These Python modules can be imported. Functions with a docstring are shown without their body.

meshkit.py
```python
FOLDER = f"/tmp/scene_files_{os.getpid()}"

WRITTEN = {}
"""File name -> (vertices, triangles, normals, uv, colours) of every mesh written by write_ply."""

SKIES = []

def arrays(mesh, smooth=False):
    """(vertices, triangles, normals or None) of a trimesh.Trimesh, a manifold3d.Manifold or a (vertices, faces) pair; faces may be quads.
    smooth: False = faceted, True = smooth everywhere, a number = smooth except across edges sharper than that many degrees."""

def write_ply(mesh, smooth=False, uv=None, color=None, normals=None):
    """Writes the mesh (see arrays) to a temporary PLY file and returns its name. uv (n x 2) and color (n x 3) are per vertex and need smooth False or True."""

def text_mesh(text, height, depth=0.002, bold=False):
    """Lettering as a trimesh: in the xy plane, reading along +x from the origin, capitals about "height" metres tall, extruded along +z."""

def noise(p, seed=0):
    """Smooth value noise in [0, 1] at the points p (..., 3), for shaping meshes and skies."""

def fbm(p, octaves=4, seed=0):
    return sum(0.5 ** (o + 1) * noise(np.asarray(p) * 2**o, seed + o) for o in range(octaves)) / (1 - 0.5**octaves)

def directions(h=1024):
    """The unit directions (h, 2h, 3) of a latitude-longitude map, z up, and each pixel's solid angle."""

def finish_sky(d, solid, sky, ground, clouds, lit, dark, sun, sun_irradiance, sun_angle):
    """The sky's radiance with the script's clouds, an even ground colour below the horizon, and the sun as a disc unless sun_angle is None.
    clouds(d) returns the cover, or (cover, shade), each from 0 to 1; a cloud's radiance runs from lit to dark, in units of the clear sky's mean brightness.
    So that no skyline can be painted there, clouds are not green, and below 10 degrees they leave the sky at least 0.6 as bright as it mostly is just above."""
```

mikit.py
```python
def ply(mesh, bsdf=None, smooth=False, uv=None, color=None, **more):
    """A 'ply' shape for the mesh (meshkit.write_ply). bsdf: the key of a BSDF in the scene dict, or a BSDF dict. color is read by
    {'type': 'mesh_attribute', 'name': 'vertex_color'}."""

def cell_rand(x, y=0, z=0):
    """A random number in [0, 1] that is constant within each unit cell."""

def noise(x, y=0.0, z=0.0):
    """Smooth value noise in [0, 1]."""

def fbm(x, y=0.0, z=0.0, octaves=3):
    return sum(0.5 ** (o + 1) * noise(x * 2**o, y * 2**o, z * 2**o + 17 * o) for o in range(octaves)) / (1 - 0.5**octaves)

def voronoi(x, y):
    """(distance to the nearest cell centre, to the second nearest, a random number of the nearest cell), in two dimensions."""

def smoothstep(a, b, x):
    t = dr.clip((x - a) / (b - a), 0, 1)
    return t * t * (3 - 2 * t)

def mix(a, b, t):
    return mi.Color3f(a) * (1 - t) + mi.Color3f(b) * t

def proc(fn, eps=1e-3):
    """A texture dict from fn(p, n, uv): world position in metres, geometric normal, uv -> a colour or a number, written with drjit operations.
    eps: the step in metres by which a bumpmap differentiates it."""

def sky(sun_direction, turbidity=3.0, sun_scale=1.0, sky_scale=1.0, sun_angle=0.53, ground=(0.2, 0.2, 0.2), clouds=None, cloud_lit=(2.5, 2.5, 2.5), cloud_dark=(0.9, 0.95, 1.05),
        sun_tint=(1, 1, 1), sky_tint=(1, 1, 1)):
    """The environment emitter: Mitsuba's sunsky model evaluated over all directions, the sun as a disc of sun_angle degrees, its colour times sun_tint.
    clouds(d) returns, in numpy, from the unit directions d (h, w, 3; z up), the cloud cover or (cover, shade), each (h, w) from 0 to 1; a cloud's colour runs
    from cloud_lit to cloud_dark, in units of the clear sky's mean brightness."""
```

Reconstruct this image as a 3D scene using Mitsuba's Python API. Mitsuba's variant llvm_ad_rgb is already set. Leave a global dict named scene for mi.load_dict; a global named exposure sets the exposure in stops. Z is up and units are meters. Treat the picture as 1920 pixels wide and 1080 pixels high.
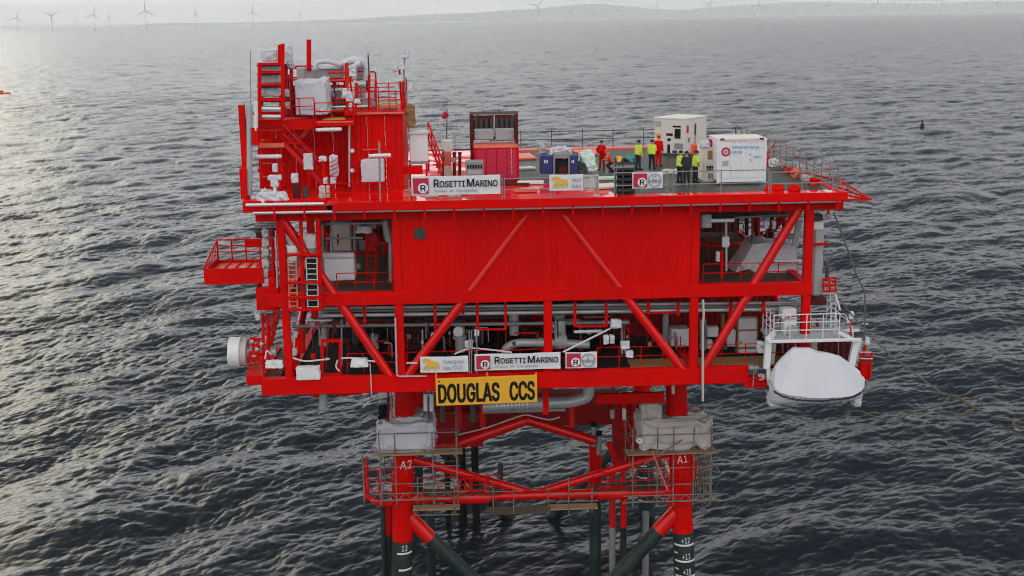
import math, random
import numpy as np
import trimesh
import mitsuba as mi
import drjit as dr
import mikit, meshkit
from mikit import noise, fbm, voronoi, smoothstep, mix

T = mi.ScalarTransform4f
scene, labels = {}, {}

# ------------------------------------------------------------------ camera
# World frame: X along the platform's long front, Y away from the viewer, Z up, sea level 0, metres.
CAM = np.array([-4.14, -64.4, 36.8])
PITCH, ROLL, YAW, FOCAL = 0.2165, -0.0159, 0.0346, 2300.0
_f = np.array([math.sin(YAW) * math.cos(PITCH), math.cos(YAW) * math.cos(PITCH), -math.sin(PITCH)])
_r = np.array([math.cos(YAW), -math.sin(YAW), 0.0])
_u = np.cross(_r, _f)
_cr, _sr = math.cos(ROLL), math.sin(ROLL)
RIGHT, UP, FWD = _cr * _r + _sr * _u, -_sr * _r + _cr * _u, _f
scene['camera'] = {
    'type': 'perspective', 'fov': math.degrees(2 * math.atan(960 / FOCAL)), 'fov_axis': 'x',
    'near_clip': 1.0, 'far_clip': 90000.0,
    'to_world': T().look_at(origin=CAM.tolist(), target=(CAM + FWD).tolist(), up=UP.tolist()),
    'medium': {'type': 'ref', 'id': 'sea_air'},
}
exposure = 2.85

# ------------------------------------------------------------------ sky: overcast, the sun a weak glow behind cloud far left
def clouds(d):
    x, y, z = d[..., 0], d[..., 1], np.clip(d[..., 2], 0, 1)
    el = np.degrees(np.arcsin(z))
    p = np.stack([x / (z + 0.12), y / (z + 0.12), 0 * z], -1)
    n = meshkit.fbm(p * 0.9 + 5, 5, seed=3) - 0.5
    n2 = meshkit.fbm(np.stack([x * 3, y * 3, z * 16], -1), 4, seed=8) - 0.5
    front = 0.5 + 0.5 * y / np.sqrt(x * x + y * y + 1e-9)          # 1 beyond the platform, 0 behind the viewer
    bank = np.clip((el - 5.5) / 21, 0, 1) * np.exp(-(np.maximum(el - 34, 0) / 34) ** 2) * front ** 1.5              # grey cloud bank above the view, added to darken the water
    shade = 0.30 + 0.75 * bank - 0.30 * (1 - front) + 0.45 * n + 0.25 * n2 * np.exp(-el / 12)
    shade = shade + 0.30 * x * front * np.clip(el / 15, 0, 1) - 0.42 * np.exp(-((np.degrees(np.arctan2(x, y)) + 24) / 20) ** 2 - (el / 16) ** 2)   # darker to the right, added for the water; thin cloud towards the sun
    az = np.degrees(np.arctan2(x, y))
    shade = shade + 0.38 * np.clip((az - 6) / 26, 0, 1) * np.clip((130 - az) / 50, 0, 1) * np.clip((el - 15) / 14, 0, 1)   # unseen dark cloud added on the right to blacken the water
    return np.ones_like(z), np.clip(shade, 0, 1)

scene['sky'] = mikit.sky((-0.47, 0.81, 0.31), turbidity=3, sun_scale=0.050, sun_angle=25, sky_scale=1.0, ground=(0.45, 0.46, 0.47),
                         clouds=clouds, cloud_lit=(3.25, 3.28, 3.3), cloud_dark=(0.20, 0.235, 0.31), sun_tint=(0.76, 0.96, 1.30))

# ------------------------------------------------------------------ haze over the sea
scene['sea_air'] = {'type': 'homogeneous', 'albedo': {'type': 'rgb', 'value': [0.95, 0.955, 0.96]}, 'sigma_t': 6.5e-5}
scene['haze'] = {'type': 'cube', 'to_world': T().translate([0, 0, 247]).scale([33000, 33000, 253]), 'bsdf': {'type': 'null'}, 'interior': {'type': 'ref', 'id': 'sea_air'}}
labels['haze'] = {'kind': 'stuff', 'label': 'thin grey sea haze'}

# ------------------------------------------------------------------ sea
def ripple(p, n, uv):
    u, v = 0.81 * p.x + 0.58 * p.y, -0.58 * p.x + 0.81 * p.y
    g = 0.35 + 1.1 * fbm(p.x / 23, p.y / 23, 0.0, 2)
    return g * (noise(u * 1.5, v * 3.4, 0.0) * 0.030 + noise(u * 4.0 + 7, v * 8.5, 3.0) * 0.011)
scene['m_water'] = {'type': 'bumpmap', 'heights': mikit.proc(ripple, 0.02), 'scale': 1.0, 'bsdf': {'type': 'roughplastic', 'distribution': 'ggx', 'alpha': 0.055, 'int_ior': 1.33, 'nonlinear': False,
                    'diffuse_reflectance': {'type': 'rgb', 'value': [0.008, 0.012, 0.016]}}}
def sea_tile(n, size, peak, low, high, amp_slope, wind, spread, seed):
    rng = np.random.default_rng(seed)
    k1 = np.fft.fftfreq(n, size / n) * 2 * np.pi
    kx, ky = np.meshgrid(k1, k1, indexing='ij')
    k = np.hypot(kx, ky); k[0, 0] = 1
    kp = 2 * np.pi / peak
    s = k ** -4 * np.exp(-1.25 * (kp / k) ** 2)
    s *= (k > 2 * np.pi / high) * np.exp(-(k * low / (2 * np.pi)) ** 4)
    c = (kx * wind[0] + ky * wind[1]) / k
    s *= np.where(c > 0, np.abs(c) ** spread, 0) + 0.06
    s[0, 0] = 0
    h = np.sqrt(s) * (rng.normal(size=(n, n)) + 1j * rng.normal(size=(n, n)))
    sx, sy = np.fft.ifft2(1j * kx * h).real, np.fft.ifft2(1j * ky * h).real
    q = amp_slope / math.sqrt((sx ** 2 + sy ** 2).mean())
    z = np.fft.ifft2(h).real * q
    dx, dy = (np.fft.ifft2(1j * kk / k * h).real * q for kk in (kx, ky))
    return z, dx, dy
from scipy.ndimage import map_coordinates
def sample(a, x, y, size, rot):
    c, s = math.cos(rot), math.sin(rot)
    n = a[0].shape[0]
    u, v = (c * x + s * y) / size * n, (-s * x + c * y) / size * n
    z, dx, dy = (map_coordinates(q, [u % n, v % n], order=1, mode='grid-wrap') for q in a)
    return z, c * dx - s * dy, s * dx + c * dy
def sea_mesh():
    cx, cy = CAM[0], CAM[1]
    fan = math.radians(29)
    a_fine = np.linspace(YAW - fan, YAW + fan, 820)
    side, wide = np.linspace(fan, 2 * fan, 90)[1:], 2 * fan
    a_rest = np.linspace(YAW + wide, YAW - wide + 2 * math.pi, 70)[1:-1]
    ang = np.concatenate([YAW - side[::-1], a_fine, YAW + side, a_rest])
    r = [2.0]
    while r[-1] < 60: r.append(r[-1] + 3)
    while r[-1] < 32500: r.append(r[-1] * (1.0024 if r[-1] < 300 else 1.004 if r[-1] < 700 else 1.008 if r[-1] < 3000 else 1.02))
    r = np.array(r)
    A, R = np.meshgrid(ang, r, indexing='ij')
    X, Y = cx + np.sin(A) * R, cy + np.cos(A) * R
    big = sea_tile(1024, 420.0, 30.0, 1.6, 120.0, 0.125, (0.60, -0.80), 2.5, 1)
    small = sea_tile(1024, 81.0, 3.0, 0.24, 2.2, 0.185, (0.58, -0.81), 1.6, 2)
    z1, dx1, dy1 = sample(big, X, Y, 420.0, 0.1)
    z2, dx2, dy2 = sample(small, X, Y, 81.0, -0.05)
    gust = 0.35 + 1.3 * meshkit.fbm(np.stack([X / 60 + Y / 110, Y / 38, 0 * X], -1), 4, seed=4)
    z2, dx2, dy2 = z2 * gust, dx2 * gust, dy2 * gust
    fade = 1 / (1 + (R / 2500) ** 2)
    chop = 1.1
    V = np.stack([X - chop * (dx1 + dx2) * fade, Y - chop * (dy1 + dy2) * fade, z1 + z2], -1)
    na, nr = A.shape
    i, j = np.meshgrid(np.arange(na), np.arange(nr - 1), indexing='ij')
    i2 = (i + 1) % na
    q = np.stack([i * nr + j, i * nr + j + 1, i2 * nr + j + 1, i2 * nr + j], -1).reshape(-1, 4)
    v = V.reshape(-1, 3)
    f = np.vstack([q[:, [0, 1, 2]], q[:, [0, 2, 3]]])
    return v, f
sv, sf = sea_mesh()
nz = np.cross(sv[sf[:1, 1]] - sv[sf[:1, 0]], sv[sf[:1, 2]] - sv[sf[:1, 0]])[0, 2]
if nz < 0: sf = sf[:, ::-1]
scene['sea'] = mikit.ply(trimesh.Trimesh(sv, sf, process=False), 'm_water', smooth=True)
labels['sea'] = {'kind': 'structure', 'label': 'grey choppy sea'}
# ------------------------------------------------------------------ measuring helpers: a photo pixel (1920 x 1080) to a point on the plane y = Y or z = Z
_B = np.stack([RIGHT, UP, FWD])
def _ray(px, py): return _B.T @ np.array([(px - 960) / FOCAL, (540 - py) / FOCAL, 1.0])
def at(px, py, Y):
    d = _ray(px, py)
    return np.round(CAM + (Y - CAM[1]) / d[1] * d, 2)
def onz(px, py, Z):
    d = _ray(px, py)
    return np.round(CAM + (Z - CAM[2]) / d[2] * d, 2)
DECK, MID, LOW = 27.5, 22.6, 18.0            # weather deck, mezzanine deck, cellar deck

# ------------------------------------------------------------------ mesh helpers
def box(x0, x1, y0, y1, z0, z1):
    v = np.array([[x, y, z] for z in (z0, z1) for y in (y0, y1) for x in (x0, x1)], float)
    f = [[0, 2, 3], [0, 3, 1], [4, 5, 7], [4, 7, 6], [0, 1, 5], [0, 5, 4], [2, 6, 7], [2, 7, 3], [0, 4, 6], [0, 6, 2], [1, 3, 7], [1, 7, 5]]
    return v, np.array(f)
def bev(x0, x1, y0, y1, z0, z1, b=0.03):
    c = [(x, y, z) for x in (x0, x1) for y in (y0, y1) for z in (z0, z1)]
    m = np.array([(x0 + x1) / 2, (y0 + y1) / 2, (z0 + z1) / 2])
    pts = []
    for p in c:
        p = np.array(p)
        for k in range(3):
            q = p - np.sign(p - m) * b
            q[k] = p[k]
            pts.append(q)
    h = trimesh.convex.convex_hull(np.array(pts))
    return np.array(h.vertices), np.array(h.faces)
def basis(d):
    d = np.asarray(d, float); d = d / np.linalg.norm(d)
    a = np.cross(d, [0, 0, 1.0] if abs(d[2]) < 0.9 else [0, 1.0, 0]); a /= np.linalg.norm(a)
    return d, a, np.cross(d, a)
def tube(p, q, r, n=10, r2=None):
    p, q = np.asarray(p, float), np.asarray(q, float)
    d, a, b = basis(q - p)
    t = np.arange(n) * 2 * np.pi / n
    ring = np.cos(t)[:, None] * a + np.sin(t)[:, None] * b
    v = np.vstack([p + ring * r, q + ring * (r if r2 is None else r2), [p], [q]])
    i = np.arange(n); j = (i + 1) % n
    f = np.vstack([np.stack([i, j, n + j], 1), np.stack([i, n + j, n + i], 1), np.stack([j, i, i * 0 + 2 * n], 1), np.stack([n + i, n + j, i * 0 + 2 * n + 1], 1)])
    return v, f
def bar(p, q, w, h=None):
    """a square bar from p to q"""
    h = h or w
    p, q = np.asarray(p, float), np.asarray(q, float)
    d, a, b = basis(q - p)
    v = np.array([e + sx * a * w / 2 + sz * b * h / 2 for e in (p, q) for sx, sz in ((-1, -1), (1, -1), (1, 1), (-1, 1))])
    f = []
    for i in range(4):
        j = (i + 1) % 4
        f += [[i, j, 4 + j], [i, 4 + j, 4 + i]]
    return v, np.array(f + [[1, 0, 3], [1, 3, 2], [4, 5, 6], [4, 6, 7]])
def path_tube(pts, r, n=10, bend=0.0):
    """a bent pipe through the points, corners rounded with radius bend"""
    P = [np.asarray(p, float) for p in pts]
    out = [P[0]]
    for a, b, c in zip(P, P[1:], P[2:]):
        if bend <= 0: out.append(b); continue
        u, w = a - b, c - b
        t = min(bend, 0.49 * np.linalg.norm(u), 0.49 * np.linalg.norm(w))
        u, w = b + u / np.linalg.norm(u) * t, b + w / np.linalg.norm(w) * t
        out += [(1 - s) ** 2 * u + 2 * s * (1 - s) * b + s * s * w for s in np.linspace(0, 1, 6)]
    out.append(P[-1])
    out = np.array(out)
    tg = np.gradient(out, axis=0); tg /= np.linalg.norm(tg, axis=1, keepdims=True)
    a = np.cross(tg[0], [0.31, 0.22, 0.92]); rings = []
    for p, d in zip(out, tg):
        a = a - d * (a @ d); a /= np.linalg.norm(a)
        b = np.cross(d, a); t = np.arange(n) * 2 * np.pi / n
        rings.append(p + r * (np.cos(t)[:, None] * a + np.sin(t)[:, None] * b))
    m = len(out)
    v = np.vstack(rings + [[out[0]], [out[-1]]])
    i, k = np.meshgrid(np.arange(n), np.arange(m - 1)); i, k = i.ravel(), k.ravel(); j = (i + 1) % n
    f = np.vstack([np.stack([k * n + i, k * n + j, (k + 1) * n + j], 1), np.stack([k * n + i, (k + 1) * n + j, (k + 1) * n + i], 1)])
    i = np.arange(n); j = (i + 1) % n
    f = np.vstack([f, np.stack([j, i, 0 * i + m * n], 1), np.stack([(m - 1) * n + i, (m - 1) * n + j, 0 * i + m * n + 1], 1)])
    return v, f
def ball(c, r, s=(1, 1, 1), k=1):
    m = trimesh.creation.icosphere(k, 1.0)
    return np.array(m.vertices) * np.array(s) * r + np.asarray(c, float), np.array(m.faces)
def join(parts):
    vs, fs, n = [], [], 0
    for v, f in parts:
        vs.append(v); fs.append(np.asarray(f) + n); n += len(v)
    return np.vstack(vs), np.vstack(fs)
def prism(profile, z0, z1):
    """a closed outline of (x, y) points raised from z0 to z1"""
    from shapely.geometry import Polygon
    m = trimesh.creation.extrude_polygon(Polygon(profile), z1 - z0, engine='earcut')
    return np.array(m.vertices) + [0, 0, z0], np.array(m.faces)
def corrugated(x0, x1, z0, z1, Y, depth=0.05, pitch=0.3, thick=0.05):
    """a trapezoid-ribbed steel panel facing -Y"""
    n = max(1, round((x1 - x0) / pitch)); p = (x1 - x0) / n
    pr = []
    for i in range(n):
        a = x0 + i * p
        pr += [(a, Y), (a + 0.36 * p, Y), (a + 0.5 * p, Y + depth), (a + 0.86 * p, Y + depth)]
    pr += [(x1, Y), (x1, Y + depth + thick), (x0, Y + depth + thick)]
    return prism(pr, z0, z1)
def swapxy(g):
    v, f = g
    return np.stack([v[:, 1], v[:, 0], v[:, 2]], 1), f[:, ::-1]
def wrap(x0, x1, y0, y1, z0, z1, seed=0, amp=0.08, top=1.0, round_=0.25):
    """a bundle wrapped in sheeting: a rounded box with folds and creases; top < 1 narrows it upwards"""
    m = trimesh.creation.icosphere(4, 1.0)
    u = np.array(m.vertices)
    s = np.sign(u) * np.abs(u) ** (0.18 + 1.3 * round_)
    s /= np.maximum(np.abs(s).max(1, keepdims=True), 1e-6) ** (0.86 - 0.9 * round_)
    c = np.array([(x0 + x1) / 2, (y0 + y1) / 2, (z0 + z1) / 2]); h = np.array([(x1 - x0) / 2, (y1 - y0) / 2, (z1 - z0) / 2])
    p = s * h
    k = 1 + (top - 1) * (p[:, 2:] / h[2] + 1) / 2
    p[:, :2] *= k
    q = p / max(h.max() * 0.35, 0.25)
    n1 = meshkit.fbm(q * 1.3 + seed * 7.1, 3, seed=seed) - 0.5
    n2 = np.abs(meshkit.noise(q * np.array([2.6, 2.6, 1.0]) + seed * 3.3, seed + 5) - 0.5)
    n3 = np.abs(meshkit.noise(q * np.array([1.1, 1.1, 2.2]) + q[:, ::-1] * 1.3 + seed * 1.7, seed + 9) - 0.5)
    p = p + u * (n1 * 1.8 - n2 * 1.5 - n3 * 1.3 + 0.5)[:, None] * amp
    return p + c, np.array(m.faces)
def lettering(text, x, z, Y, h, width=None, bold=True, depth=0.012):
    """letters facing -Y, lower left corner at (x, z), capitals h tall, fitted to the width"""
    m = meshkit.text_mesh(text, h, depth, bold)
    v = np.array(m.vertices); v[:, 0] -= v[:, 0].min()
    if width: v[:, 0] *= width / v[:, 0].max()
    return np.stack([x + v[:, 0], Y - v[:, 2], z + v[:, 1]], 1), np.array(m.faces)
def disc(c, r, depth=0.012, n=24, inner=0.0):
    t = np.arange(n) * 2 * np.pi / n
    from shapely.geometry import Polygon
    o = np.stack([np.cos(t), np.sin(t)], 1)
    g = Polygon(o * r, [o[::-1] * inner] if inner else [])
    m = trimesh.creation.extrude_polygon(g, depth, engine='earcut'); v = np.array(m.vertices)
    return np.stack([c[0] + v[:, 0], c[1] - v[:, 2], c[2] + v[:, 1]], 1), np.array(m.faces)

# ------------------------------------------------------------------ scene helpers
_taken = {}
def numbered(key):
    n = _taken.get(key, 0); _taken[key] = n + 1
    return key if n == 0 else f'{key}_{n:03d}'
def obj(name, geo, m, parent=None, smooth=False, label=None, cat=None, group=None, kind=None):
    key = numbered(f'{parent}__{name}' if parent else name)
    v, f = join(geo) if isinstance(geo, list) else geo
    scene[key] = mikit.ply(trimesh.Trimesh(v, f, process=False), m, smooth=smooth)
    d = {k: x for k, x in (('label', label), ('category', cat), ('group', group), ('kind', kind)) if x}
    if d: labels[key] = d
    return key
def thing(name, label, cat, group=None):
    key = numbered(name)
    labels[key] = {'label': label, 'category': cat}
    if group: labels[key]['group'] = group
    return key
def pbox(px0, py0, px1, py1, Y, dy, b=0.0):
    """the box whose front face at depth Y covers the photo's rectangle, dy deep"""
    mx, my = (px0 + px1) / 2, (py0 + py1) / 2
    x0, x1, z1, z0 = at(px0, my, Y)[0], at(px1, my, Y)[0], at(mx, py0, Y)[2], at(mx, py1, Y)[2]
    return bev(x0, x1, Y, Y + dy, z0, z1, b) if b else box(x0, x1, Y, Y + dy, z0, z1)
def pext(px0, py0, px1, py1, Y):
    mx, my = (px0 + px1) / 2, (py0 + py1) / 2
    return at(px0, my, Y)[0], at(px1, my, Y)[0], at(mx, py1, Y)[2], at(mx, py0, Y)[2]
def ptube(a, b, r, n=10):
    return tube(at(*a), at(*b), r, n)
def guard_rail(pts, label, m='m_red', h=1.1, step=1.5, levels=(1.0, 0.52), r=0.028, kick=False, group=None, cat='railing'):
    """posts and rails along a polyline of floor points"""
    t = thing('guard_rail', label, cat, group)
    P = [np.asarray(p, float) for p in pts]
    up = np.array([0, 0, 1.0])
    first = True
    for a, b in zip(P, P[1:]):
        n = max(1, round(np.linalg.norm(b - a) / step))
        for i in range(0 if first else 1, n + 1):
            q = a + (b - a) * i / n
            obj('post', tube(q, q + up * h, r, 6), m, t, 30)
        first = False
    for l in levels:
        obj('rail', path_tube([p + up * h * l for p in P], r, 6), m, t, 30)
    if kick: obj('kick_plate', [bar(a + up * 0.08, b + up * 0.08, 0.15, 0.012) for a, b in zip(P, P[1:])], m, t)
    return t

# ------------------------------------------------------------------ materials
def rgb(*c): return {'type': 'rgb', 'value': list(c)}
def paint(name, c, rough=0.45, spec=0.3, **k):
    scene[name] = {'type': 'principled', 'base_color': c if isinstance(c, dict) else rgb(*c), 'roughness': rough, 'specular': spec, **k}
def two(name, c, rough=0.6):
    scene[name] = {'type': 'twosided', 'bsdf': {'type': 'principled', 'base_color': rgb(*c), 'roughness': rough, 'specular': 0.4}}
def red_tex(p, n, uv):
    a = fbm(p.x * 0.33, p.y * 0.33, p.z * 0.25, 4)
    b = fbm(p.x * 2.3, p.y * 2.3, p.z * 0.5, 2)
    t = smoothstep(0.38, 0.68, a) * 0.6 + 0.2 * smoothstep(0.55, 0.8, b)
    return mix((0.58, 0.0020, 0.0011), (0.47, 0.0022, 0.0014), t)
paint('m_red', mikit.proc(red_tex), 0.45, 0.05)
paint('m_red_gloss', mikit.proc(red_tex), 0.22, 0.35)
def wet(p, n, uv):
    return 0.07 + 0.38 * smoothstep(0.40, 0.62, fbm(p.x * 0.55 + 3, p.y * 0.8, 0.0, 3))
paint('m_red_deck', mikit.proc(red_tex), mikit.proc(wet), 0.5)
paint('m_red_dull_shade', (0.30, 0.006, 0.005), 0.6, 0.2)  # darker red; on inner walls and deep girders shade put into the colour
paint('m_dark_red', (0.07, 0.008, 0.009), 0.7, 0.2)  # dark red gear; on back walls red paint with shade put in
paint('m_salmon', (0.60, 0.12, 0.07), 0.35)  # pale red; on container roof, deck plates and side floor it holds sky sheen
paint('m_white', (0.58, 0.58, 0.59), 0.45)
paint('m_cream', (0.55, 0.51, 0.46), 0.5)
two('m_sheet', (0.47, 0.47, 0.50), 0.45)
two('m_sheet_dirty', (0.40, 0.37, 0.35), 0.6)
paint('m_grey', (0.30, 0.31, 0.32), 0.5)
paint('m_pipe', (0.36, 0.37, 0.38), 0.38, metallic=0.25)
paint('m_silver', (0.55, 0.55, 0.56), 0.35, metallic=0.6)
paint('m_galv', (0.23, 0.23, 0.235), 0.5, metallic=0.3)
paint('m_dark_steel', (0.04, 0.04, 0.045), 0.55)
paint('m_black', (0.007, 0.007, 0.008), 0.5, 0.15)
paint('m_shade', (0.012, 0.011, 0.011), 0.8, 0.1)  # near black; on inner decks and walls shade put into the colour
def jacket_tex(p, n, uv):
    t = smoothstep(0.35, 0.75, fbm(p.x * 1.5, p.y * 1.5, p.z * 0.6, 3))
    return mix((0.008, 0.019, 0.018), (0.020, 0.030, 0.027), t)
paint('m_jacket', mikit.proc(jacket_tex), 0.5)
def deck_tex(p, n, uv):
    t = fbm(p.x * 0.5, p.y * 0.5, 0.0, 4)
    w = smoothstep(0.55, 0.75, fbm(p.x * 0.22 + 9, p.y * 0.22, 0.0, 3))
    return mix(mix((0.026, 0.027, 0.020), (0.050, 0.050, 0.040), t), (0.10, 0.095, 0.08), w * 0.6)
paint('m_deck', mikit.proc(deck_tex), 0.42)
paint('m_floor', (0.06, 0.042, 0.032), 0.7, 0.2)
paint('m_yellow', (0.62, 0.32, 0.02), 0.5)
paint('m_grating', (0.42, 0.22, 0.03), 0.6)
paint('m_line', (0.45, 0.31, 0.04), 0.5)
def wood_tex(p, n, uv):
    return mix((0.38, 0.25, 0.15), (0.22, 0.14, 0.085), fbm(p.x * 3, p.y * 9, p.z * 9, 3))
paint('m_wood', mikit.proc(wood_tex), 0.75)
def rust_tex(p, n, uv):
    return mix((0.17, 0.155, 0.14), (0.16, 0.085, 0.05), smoothstep(0.45, 0.65, fbm(p.x * 2, p.y * 2, p.z * 2, 3)))
paint('m_scaffold', mikit.proc(rust_tex), 0.6)
paint('m_blue', (0.02, 0.03, 0.12), 0.45)
paint('m_light_blue', (0.20, 0.42, 0.55), 0.5)
paint('m_hivis', (0.46, 0.60, 0.03), 0.6)
paint('m_orange', (0.55, 0.06, 0.015), 0.5)
paint('m_navy', (0.012, 0.014, 0.02), 0.7)
paint('m_reflective', (0.6, 0.6, 0.6), 0.3)
paint('m_skin', (0.46, 0.26, 0.18), 0.6)
paint('m_sign_red', (0.42, 0.012, 0.045), 0.5)
paint('m_ink', (0.012, 0.012, 0.018), 0.6, 0.15)
paint('m_ink_grey', (0.20, 0.22, 0.26), 0.6)
paint('m_gold', (0.62, 0.36, 0.04), 0.5)
paint('m_teal', (0.03, 0.22, 0.20), 0.5)
paint('m_pale_green', (0.46, 0.56, 0.50), 0.4)
paint('m_brown', (0.26, 0.13, 0.05), 0.6)
paint('m_rope', (0.09, 0.085, 0.075), 0.8)
paint('m_hose', (0.065, 0.055, 0.035), 0.7)
paint('m_turbine', (0.60, 0.60, 0.60), 0.5)
# ================================================================== far setting: hills and wind turbines
def hills():
    rng = np.random.default_rng(5)
    x = np.linspace(-6500, 17000, 260)
    y0 = 24500.0
    u = (x + 6500) / 23500
    top = 40 + 190 * smoothnp(-4200, 2600, x) + 95 * np.exp(-((x - 2900) / 900) ** 2) + 40 * np.exp(-((x - 7200) / 1500) ** 2) - 55 * np.exp(-((x - 4800) / 900) ** 2)
    top = top + 60 * (meshkit.fbm(np.stack([x / 1300, 0 * x, 0 * x], -1), 4, seed=2) - 0.5)
    rows = [(-2, 0), (0.35, 900), (0.8, 2200), (1.0, 3600), (0.6, 5200), (-2, 7000)]
    V = []
    for i, (k, d) in enumerate(rows):
        z = np.where(k < 0, -2.0, top * k * (0.8 + 0.4 * meshkit.fbm(np.stack([x / 700, 0 * x + i * 3.1, 0 * x], -1), 3, seed=6)))
        if k == 1.0: z = top
        V.append(np.stack([x, y0 + d + 300 * np.sin(x / 2100), z], -1))
    n = len(x); v = np.vstack(V)
    i, k = np.meshgrid(np.arange(n - 1), np.arange(len(rows) - 1)); i, k = i.ravel(), k.ravel()
    q = np.stack([k * n + i, k * n + i + 1, (k + 1) * n + i + 1, (k + 1) * n + i], 1)
    return v, np.vstack([q[:, [0, 1, 2]], q[:, [0, 2, 3]]])
def smoothnp(a, b, x):
    t = np.clip((x - a) / (b - a), 0, 1); return t * t * (3 - 2 * t)
paint('m_hill', (0.10, 0.12, 0.11), 0.9)
obj('hills', hills(), 'm_hill', smooth=True, kind='structure', label='distant coastal hills in haze')

def turbine(px, base_py, hub, phase, yaw, blade=None):
    d = onz(px, base_py, 0.0)
    b = blade or hub * 0.62
    t = thing('wind_turbine', '', 'wind turbine', 'wind turbines on the horizon')
    c = np.array([d[0], d[1], 0.0])
    obj('transition_piece', tube(c + [0, 0, -3], c + [0, 0, 18], 3.4, 10), 'm_line', t, 30)
    obj('tower', tube(c + [0, 0, 18], c + [0, 0, hub], 2.6, 10, 1.7), 'm_turbine', t, 30)
    ax = np.array([math.sin(yaw), -math.cos(yaw), 0]); sd = np.array([math.cos(yaw), math.sin(yaw), 0]); up = np.array([0, 0, 1.0])
    h = c + [0, 0, hub + 2]
    obj('nacelle', bar(h - ax * 7, h + ax * 4, 4.2), 'm_turbine', t)
    hb = h + ax * 5.5
    hub_key = obj('hub', ball(hb, 2.3), 'm_turbine', t, True)
    for k in range(3):
        a = phase + k * 2 * math.pi / 3
        dr_ = math.cos(a) * up + math.sin(a) * sd
        n = np.cross(dr_, ax)
        pr = [(0.0, 1.3), (0.18, 2.3), (0.5, 1.5), (1.0, 0.35)]
        v = []
        for s, w in pr:
            q = hb + dr_ * b * s
            v += [q + n * w, q + ax * w * 0.25, q - n * w, q - ax * w * 0.25]
        f = []
        for i in range(len(pr) - 1):
            for j in range(4):
                e = (j + 1) % 4
                f += [[i * 4 + j, i * 4 + e, i * 4 + 4 + e], [i * 4 + j, i * 4 + 4 + e, i * 4 + 4 + j]]
        obj('blade', (np.array(v), np.array(f + [[0, 1, 2], [0, 2, 3], [12, 14, 13], [12, 15, 14]])), 'm_turbine', hub_key)
    return t
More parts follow.
